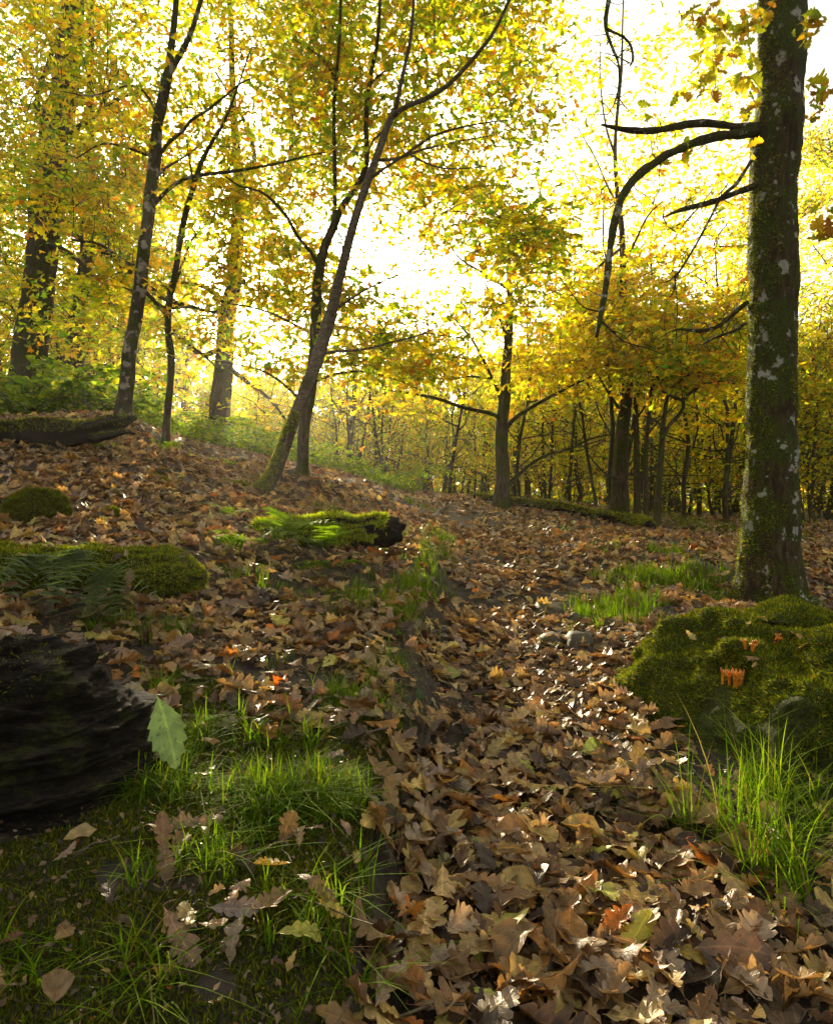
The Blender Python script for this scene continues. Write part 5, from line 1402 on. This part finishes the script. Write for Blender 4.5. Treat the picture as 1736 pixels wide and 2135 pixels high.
# small sticks, stalks and acorn cups in the litter
G = Geo()
x, y = scatter_litter(420, 0.9, 5.0, 0, 1750)
for xi, yi in zip(x, y):
    a_ = R.uniform(0, 6.28); L_ = R.uniform(0.04, 0.2); d = np.array([math.cos(a_), math.sin(a_), R.normal(0, 0.06)])
    p0 = np.array([xi, yi, gz(xi, yi) + 0.02]); pts = p0 + d * np.linspace(-.5, .5, 5)[:, None] * L_ + R.normal(0, 0.004, (5, 3))
    G.add(*tube(np.column_stack([pts, np.linspace(0.0026, 0.001, 5) * R.uniform(0.6, 1.4)]), 5, cap=False))
tag(link('litter_sticks', G.mesh('litter_sticks', M_twig)), 'small dry sticks and stalks scattered through the leaf litter', 'sticks', kind='stuff')
# leaves caught on the mossy logs and the stump
sx = []
for (Vx, Nn) in ((Vl, 26), (Vs, 34), (Vd, 10)):
    i_ = R.choice(len(Vx), Nn * 6); c_ = Vx[i_]; c_ = c_[c_[:, 2] > np.percentile(Vx[:, 2], 62)][:Nn]; sx.append(c_)
sx = np.vstack(sx)
cols, _ = pick(PAL_LIT, W_LIT, len(sx))
Vv, tr_, cc, uv = leaves_geo(OAK_HI, sx + [0, 0, 0.012], R.normal(0, 0.35, (len(sx), 3)) + [0, -0.2, 1], R.uniform(0, 6.28, len(sx)), R.uniform(0.03, 0.07, len(sx)), cols, 0.5)
tag(link('caught_leaves', mk_mesh('caught_leaves', Vv, [tr_], M_litter, cc, uv)), 'few brown leaves caught on the moss of logs and stumps', 'leaves', kind='stuff')
# feature leaves -------------------------------------------------------------
def flat_at(px, py, extra=0.02):
    """ground point seen at px,py"""
    Ys = np.linspace(0.8, 12, 1600); pp = np.stack([(px - 868) / F * Ys, Ys, EYE - (py - 1067.5) / F * Ys], -1)
    g_ = ground_z(pp[:, 0], pp[:, 1]); i = int(np.argmax(pp[:, 2] < g_ + extra)); return pp[i]
def feature(px, py, Lpx, ang, tpl, col, label, key, tilt=(0, -0.35, 1), mat=M_litter, extra=0.03, curl=0.3, Y=None, name='oak_leaf'):
    p = P(px, py, Y) if Y else flat_at(px, py, extra)
    size = Lpx / F * p[1]
    me = get_leaf_mesh(tuple(col), hash_key(key), tpl, mat, key, curl)
    return put_leaf(p, tilt, ang - math.pi, size, me, label, 'leaf', None, name)
def hash_key(s): return sum(ord(c_) for c_ in s) % 97
F_ = feature
F_(350, 1522, 160, math.radians(-68), TOOTH, (0.14, 0.26, 0.10), 'large pale green toothed leaf hanging against the right side of the dark stump', 'green_big', (0.1, -1.0, 0.45), M_litter, 0.05, 0.12, 1.47, 'toothed_leaf')
F_(1240, 1562, 66, 0.2, OVAL, (0.30, 0.34, 0.09), 'oval yellow-green leaf lying on the path left of the stump', 'oval1', (0.05, -0.6, 1), M_green, 0.03, 0.2, None, 'oval_leaf')
F_(1300, 1660, 80, -0.4, OAK_HI, (0.42, 0.40, 0.05), 'yellow-green oak leaf on the path below the oval leaf', 'yg1', (0.1, -0.7, 1), M_green)
F_(1330, 1672, 80, -0.9, OAK_HI, (0.36, 0.38, 0.05), 'second yellow-green oak leaf overlapping its neighbour beside the stump foot', 'yg2', (-0.1, -0.6, 1), M_green)
F_(988, 1768, 46, 1.4, OVAL, (0.26, 0.34, 0.10), 'upright oval green leaf in the middle of the lower path', 'oval2', (0.1, -1, 0.6), M_green, 0.03, 0.2, None, 'oval_leaf')
F_(1040, 1768, 90, 0.1, OAK_HI, (0.42, 0.25, 0.05), 'ochre oak leaf beside the upright green leaf on the lower path', 'oc1', (0, -0.6, 1))
F_(920, 1795, 50, 0.9, OAK_HI, (0.28, 0.30, 0.12), 'pale green leaf tip at the left of the lower path', 'pg1', (0, -0.5, 1), M_green)
F_(375, 1950, 160, math.radians(-50), OAK_HI, (0.26, 0.17, 0.115), 'large pinkish-brown oak leaf lying flat in the lower left corner', 'bigbrown', (0.1, -0.55, 1), M_litter, 0.02, 0.12)
F_(340, 1740, 90, math.radians(100), OAK_HI, (0.30, 0.18, 0.10), 'tan oak leaf standing in the grass above the pinkish leaf, upper of two', 'up1', (0.1, -1, 0.7))
F_(345, 1790, 95, math.radians(-70), OAK_HI, (0.30, 0.19, 0.11), 'tan oak leaf in the grass overlapping below its upright neighbour', 'up2', (0, -0.8, 0.9))
F_(490, 1895, 110, 0.0, OAK_HI, (0.24, 0.19, 0.16), 'narrow greyish oak leaf with deep lobes right of the pinkish leaf', 'grey1', (0, -0.5, 1))
F_(690, 1890, 70, -0.5, OAK_HI, (0.5, 0.38, 0.10), 'yellow-ochre oak leaf resting on dark grass at the path edge, bottom', 'yo1', (0, -0.8, 0.8))
F_(430, 1708, 70, 0.1, OAK_HI, (0.32, 0.22, 0.13), 'tan oak leaf lying in the grass right of the dark stump', 'tan3', (0, -0.6, 1))
F_(598, 1725, 75, 1.3, OAK_HI, (0.36, 0.2, 0.06), 'orange-tan oak leaf standing in bright grass on the left bank', 'ot1', (0.2, -0.9, 0.7))
F_(817, 1665, 85, 1.9, OAK_HI, (0.4, 0.27, 0.11), 'pale tan oak leaf on edge where the bank meets the path', 'pt1', (0.3, -0.8, 0.8))
F_(1325, 1950, 150, 0.9, OAK_HI, (0.48, 0.42, 0.05), 'big yellow and green lobed leaf at the bottom of the path', 'maple', (0, -0.5, 1), M_green, 0.04, 0.35)
F_(1440, 1990, 110, -0.4, OAK_HI, (0.48, 0.34, 0.06), 'yellow-ochre oak leaf right of the big yellow leaf at the bottom', 'yo2', (0, -0.5, 1), M_litter, 0.04)
F_(1530, 1975, 180, -0.1, OAK_HI, (0.16, 0.1, 0.065), 'very large dark brown oak leaf in the lower right corner', 'vb', (0, -0.5, 1), M_litter, 0.05, 0.15)
F_(1500, 1790, 110, -0.7, OAK_HI, (0.23, 0.15, 0.085), 'long brown oak leaf at the right edge of the path below the grass', 'lb', (0.2, -0.7, 1), M_litter, 0.04)
F_(1365, 1640, 100, 0.1, OAK_HI, (0.24, 0.15, 0.09), 'brown oak leaf leaning at the foot of the mossy stump', 'lf', (0, -0.9, 0.8), M_litter, 0.04)
F_(1325, 1590, 90, 1.2, OAK_HI, (0.36, 0.26, 0.11), 'curled tan leaf standing beside the lower left of the mossy stump', 'ct', (-0.5, -0.8, 0.4), M_litter, 0.04)
F_(270, 1208, 46, 1.7, OAK_HI, (0.34, 0.2, 0.12), 'pink-brown oak leaf caught upright on the moss of the old log', 'pk', (0, -1, 0.3), M_litter, 0.04, 0.25, 2.5)
F_(475, 1255, 90, -0.1, OAK_HI, (0.22, 0.15, 0.11), 'grey-brown oak leaf below the moss log, beside two dark leaves', 'gb', (0, -0.6, 1))
F_(548, 1242, 60, -1.0, OVAL, (0.085, 0.085, 0.09), 'blue-grey wet leaf hanging below the ferns', 'bg', (0, -0.9, 0.5), M_litter, 0.03, 0.25, None, 'oval_leaf')
F_(875, 1450, 34, 1.6, OVAL, (0.12, 0.2, 0.08), 'small green leaf at the edge of the path halfway down the bank', 'sg', (0, -0.9, 0.6), M_green, 0.02, 0.2, None, 'oval_leaf')
F_(505, 1135, 36, -0.1, OAK_HI, (0.36, 0.25, 0.17), 'pale pinkish leaf lying on the green fern clump', 'pp', (0, -0.9, 0.5), M_litter, 0.1, 0.3, 3.5)
F_(935, 1402, 56, 0.0, OVAL, (0.36, 0.36, 0.1), 'narrow yellowish leaf lying in the shaded left part of the path', 'ny', (0, -0.5, 1), M_green, 0.02, 0.2, None, 'oval_leaf')
F_(443, 1100, 40, 0.3, OAK_HI, (0.6, 0.17, 0.01), 'bright orange leaf on the left bank above the ferns', 'or1', (0, -0.7, 0.8))
F_(1045, 1195, 34, 0.1, OAK_HI, (0.6, 0.24, 0.02), 'bright orange leaf in the middle of the path above the stones', 'or2', (0, -0.5, 1))

# ------------------------------------------------------------------ grass
def grass(n, zones, hmin, hmax, wd, name, label, seg=3, pal=None, lean=0.35):
    Z = np.array(zones); wt = Z[:, 2] ** 2 * Z[:, 3] / np.maximum(Z[:, 1], 1) ** 1.2; wt /= wt.sum()
    i = R.choice(len(Z), n, p=wt)
    # tufts
    nt_ = max(4, n // (20 if name != 'far_grass' else 11))
    ti = R.choice(len(Z), nt_, p=wt)
    nt2 = nt_ * 6; ti = R.choice(len(Z), nt2, p=wt)
    tx = Z[ti, 0] + R.normal(0, 0.62, nt2) * Z[ti, 2]; ty = Z[ti, 1] + R.normal(0, 0.62, nt2) * Z[ti, 2]
    q_ = np.stack([tx, ty, 0 * tx], -1)
    ok_ = (noise(q_, 7 / (0.4 + 0.3 * np.median(Z[:, 1]))) > R.normal(0.26, 0.2, nt2)) & (tx - np.interp(ty, edge_y, edge_x) < R.normal(-0.01, 0.025, nt2)) if name == 'grass' else noise(q_, 3) > R.normal(-0.05, 0.3, nt2)
    tx, ty = tx[ok_], ty[ok_]; nt_ = min(nt_, len(tx))
    j = R.integers(0, nt_, n)
    x = tx[j] + R.normal(0, 0.014, n); y = ty[j] + R.normal(0, 0.014, n)
    z = ground_z(x, y) - 0.004
    h = R.uniform(hmin, hmax, n) * np.repeat(1, n) * (0.6 + 0.8 * R.random(nt_)[j])
    a = R.uniform(0, 6.28, n); out = np.abs(R.normal(lean, 0.45, n)) * (0.5 + R.random(nt_)[j])
    d = np.stack([np.cos(a), np.sin(a), 0 * a], -1)
    sd = np.stack([-np.sin(a), np.cos(a), 0 * a], -1)
    b = np.stack([x, y, z], -1)
    V = []
    for s in range(seg + 1):
        t = s / seg
        c = b + d * (out * h * t * t)[:, None] * 1.2 + np.array([0, 0, 1.0]) * (h * (t - 0.35 * out * t * t))[:, None]
        w_ = wd * (1 - t * 0.9) * 0.5 * R.uniform(0.8, 1.2, n)
        if s < seg: V += [c - sd * w_[:, None], c + sd * w_[:, None]]
        else: V += [c]
    k = len(V); V = np.stack(V, 1).reshape(-1, 3)
    T = []
    for s in range(seg - 1): T += [[2 * s, 2 * s + 1, 2 * s + 3], [2 * s, 2 * s + 3, 2 * s + 2]]
    T += [[2 * seg - 2, 2 * seg - 1, 2 * seg]]
    T = (np.array(T)[None] + (np.arange(n) * k)[:, None, None]).reshape(-1, 3)
    cols, _ = pick(pal or [(0.14, 0.25, 0.010), (0.22, 0.33, 0.012), (0.08, 0.15, 0.010), (0.28, 0.27, 0.03), (0.26, 0.19, 0.08)], [5, 4, 3, 1, 0.6], n)
    cc = np.repeat(cols, k, 0)
    tag(link(name, mk_mesh(name, V, [T], M_grass, cc)), label, 'grass', kind='stuff')
ng = [z_ for z_ in grass_z if z_[1] < 3.0]; fg = [z_ for z_ in grass_z if z_[1] >= 3.0]
grass(5800, [z_ for z_ in ng if z_[0] < 0.5], 0.025, 0.095, 0.0042, 'grass', 'bright green grass tufts growing through the leaves on the left bank', 5, lean=0.95)
grass(750, [z_ for z_ in ng if z_[0] >= 0.5], 0.08, 0.26, 0.0045, 'long_grass', 'long green grass blades in front of the mossy stump at the right edge', 6, lean=0.85)
grass(16000, fg, 0.04, 0.10, 0.006, 'far_grass', 'patches of low grass right of the path and along its upper edges', 2, lean=0.4)
# ground moss under the near left grass
x, y = scatter_litter(110000, 0.8, 2.1, -40, 860)
gk = grassiness(x, y); ex = np.interp(y, edge_y, edge_x)
k = (x < ex - 0.01) & (np.maximum(gk, 0.5 * (y < 1.45)) + 0.5 * noise(np.stack([x, y, 0 * x], -1), 9) > 0.30)
for (ox, oy, r) in obst: k &= np.hypot(x - ox, y - oy) > r
x, y = x[k], y[k]
cols, _ = pick(PAL_MOSS, [4, 2, 4, 0.5], len(x), var=0.3)
Vf, Tf, cf = fuzz(np.stack([x, y, ground_z(x, y)], -1), np.tile([0, 0, 1.0], (len(x), 1)), 0.011, cols * 0.75)
tag(link('ground_moss', mk_mesh('ground_moss', Vf, [Tf], M_moss, cf, None, False)), 'dark moss carpet between the grass tufts on the left bank', 'moss', kind='stuff')

# ------------------------------------------------------------------ ferns
def frond_mesh(seed, L_, npin, col, arch=0.5, droop=0.6):
    rng = np.random.default_rng(seed); G = Geo()
    m = npin + 3; t = np.linspace(0, 1, m)
    xs = L_ * t; zs = L_ * (arch * t - droop * t * t)
    sp = np.column_stack([xs, 0 * xs, zs, np.linspace(0.0014, 0.0005, m)])
    G.add(*tube(sp, 4, cap=False), col=np.array(col) * 0.8)
    for i in range(2, m):
        w_ = L_ * 0.30 * math.sin(math.pi * min(1, (t[i] * 0.9 + 0.12))) ** 0.7
        for s in (-1, 1):
            p0 = sp[i, :3]; hw = L_ / m * 0.47
            a = np.array([0.35, s, -0.15 + rng.normal(0, 0.12)]); a /= np.linalg.norm(a)
            tip = p0 + a * w_ * rng.uniform(0.85, 1.1); md = p0 + a * w_ * 0.5 + [0, 0, 0.002]
            V = [p0 + [-hw, 0, 0], p0 + [hw, 0, 0], md + [hw * 0.95, 0, 0], md + [-hw * 0.8, 0, 0], tip]
            c = np.array(col) * rng.uniform(0.8, 1.25)
            G.add(np.array(V), [np.array([[0, 1, 2], [0, 2, 3], [3, 2, 4]])], c)
    return G.mesh('frond', M_grass)
fern_g = [frond_mesh(s, 0.26, 10, (0.15, 0.24, 0.015), 0.7, 0.8) for s in (1, 2, 3)]
fern_b = [frond_mesh(s, 0.24, 10, (0.20, 0.27, 0.13), 0.35, 0.8) for s in (4, 5, 6)]
def fern(px, py, Y, n, meshes, s, label, name='fern', az=(0, 6.28), grp=None, zoff=0.0, pitch=0.3):
    p = P(px, py, Y)
    r = empty(name, p + [0, -0.03, zoff + (0.07 if Y > 3 else 0.02)], label, 'fern', grp)
    for i in range(n):
        o = link('frond', meshes[i % len(meshes)], r)
        o.rotation_euler = (R.normal(0, 0.2), -pitch * R.uniform(-0.3, 1.5), R.uniform(*az)); sc_ = s * R.uniform(0.7, 1.15); o.scale = (sc_, sc_, sc_)
fern(610, 1150, 3.8, 9, fern_g, 1.0, 'bright green fern clump hanging in front of the short mossy log', pitch=0.7, az=(3.4, 6.1))
fern(672, 1172, 3.7, 8, fern_g, 1.0, 'green fern under the right part of the short mossy log', pitch=0.3, az=(3.6, 6.1))
fern(525, 1170, 3.45, 8, fern_g, 0.85, 'dark green fern left of the bright clump, above the fallen leaves', pitch=0.3, az=(2.8, 6.4))
fern(482, 1105, 3.7, 5, fern_g, 0.6, 'small yellow-green fern beside the bright orange leaf', pitch=0.5, az=(3.0, 6.1))
fern(690, 1215, 3.4, 7, fern_g, 0.8, 'low dark fern on the slope below the short mossy log', pitch=0.1, az=(3.6, 6.1))
fern(180, 1160, 2.48, 9, fern_b, 1.05, 'blue-green drooping fern hanging over the middle of the old log', pitch=-0.3, az=(4.0, 5.6))
fern(235, 1195, 2.42, 8, fern_b, 1.0, 'blue-green fern trailing down right of the drooping one on the old log', pitch=-0.6, az=(4.2, 5.6))
fern(95, 1170, 2.45, 8, fern_b, 0.9, 'blue-green fern fronds at the left edge over the old log', pitch=-0.2, az=(3.6, 5.8))
fern(265, 1260, 2.4, 6, fern_b, 0.7, 'small grey-green fern at the foot of the old log', pitch=0.2, az=(3.4, 5.9))

# ------------------------------------------------------------------ sticks
def stick(pts, Y, label, name='fallen_twig', wobble=0.0):
    rows = []
    for (u, v, w_) in pts:
        p = flat_at(u, v, 0.02) if Y is None else P(u, v, Y)
        rows.append([*p, w_ / F * p[1] / 2])
    ln = smooth_line(rows, 0.03); V, pl = tube(ln, 8, 0.15, 30, True); b = V.mean(0)
    tag(link(name, mk_mesh(name, V - b, pl, M_twig), None, b), label, 'twig')
stick([(385, 1100, 9), (430, 1088, 8), (480, 1082, 7), (505, 1066, 6), (510, 1045, 4)], None, 'forked pale dead branch lying on the left bank leaves', 'fallen_branch')
stick([(190, 1090, 4), (300, 1088, 4), (400, 1097, 4), (460, 1102, 3)], None, 'thin long twig lying across the left bank')
stick([(60, 1885, 5), (110, 1830, 4), (150, 1790, 4), (185, 1766, 3)], 1.2, 'thin bare twig slanting up to the dark stump at the lower left')
stick([(700, 1985, 4), (730, 2010, 4), (765, 2050, 3)], None, 'short pale stalk at the bottom left of the path')
stick([(1285, 1930, 8), (1320, 1870, 6), (1345, 1800, 3)], None, 'thin twig at the lower right of the path beside the big leaves')
stick([(1390, 2065, 16), (1420, 2000, 14), (1445, 1945, 12), (1455, 1890, 9)], None, 'pale lichen-covered stick at the bottom right of the path', 'lichen_stick')
stick([(1200, 1690, 5), (1255, 1680, 5), (1310, 1690, 3)], None, 'short twig lying across the path beside the yellow-green leaves')
stick([(300, 1240, 4), (320, 1190, 4), (400, 1150, 3), (430, 1180, 3), (420, 1220, 3)], 2.75, 'dangling dead root strand right of the moss on the old log', 'root_strand')
stick([(440, 1120, 4), (480, 1150, 3), (520, 1190, 3)], 3.3, 'thin dark stalk crossing the dark green fern')
stick([(360, 1030, 4), (400, 1050, 4), (440, 1070, 3)], None, 'thin pale twig beside the slanting mossy root')

# ------------------------------------------------------------------ haze
hz = new_mat('haze_air'); hm, hnt, hN, hL = hz
ho = hN.new('ShaderNodeOutputMaterial'); hv = hN.new('ShaderNodeVolumePrincipled')
hv.inputs['Color'].default_value = (1.0, 0.96, 0.86, 1); hv.inputs['Density'].default_value = 0.0014; hv.inputs['Anisotropy'].default_value = 0.72
hL.new(hv.outputs[0], ho.inputs['Volume'])
x0, x1, y0, y1, z0, z1 = -125, 125, -125, 125, -12, 22
Vh = np.array([[x, y, z] for z in (z0, z1) for y in (y0, y1) for x in (x0, x1)], float)
qh = np.array([[0, 2, 3, 1], [4, 5, 7, 6], [0, 1, 5, 4], [2, 6, 7, 3], [0, 4, 6, 2], [1, 3, 7, 5]])
tag(link('haze', mk_mesh('haze', Vh, [qh], hm, smooth=False)), 'faint sunlit haze in the air of the wood', kind='stuff')
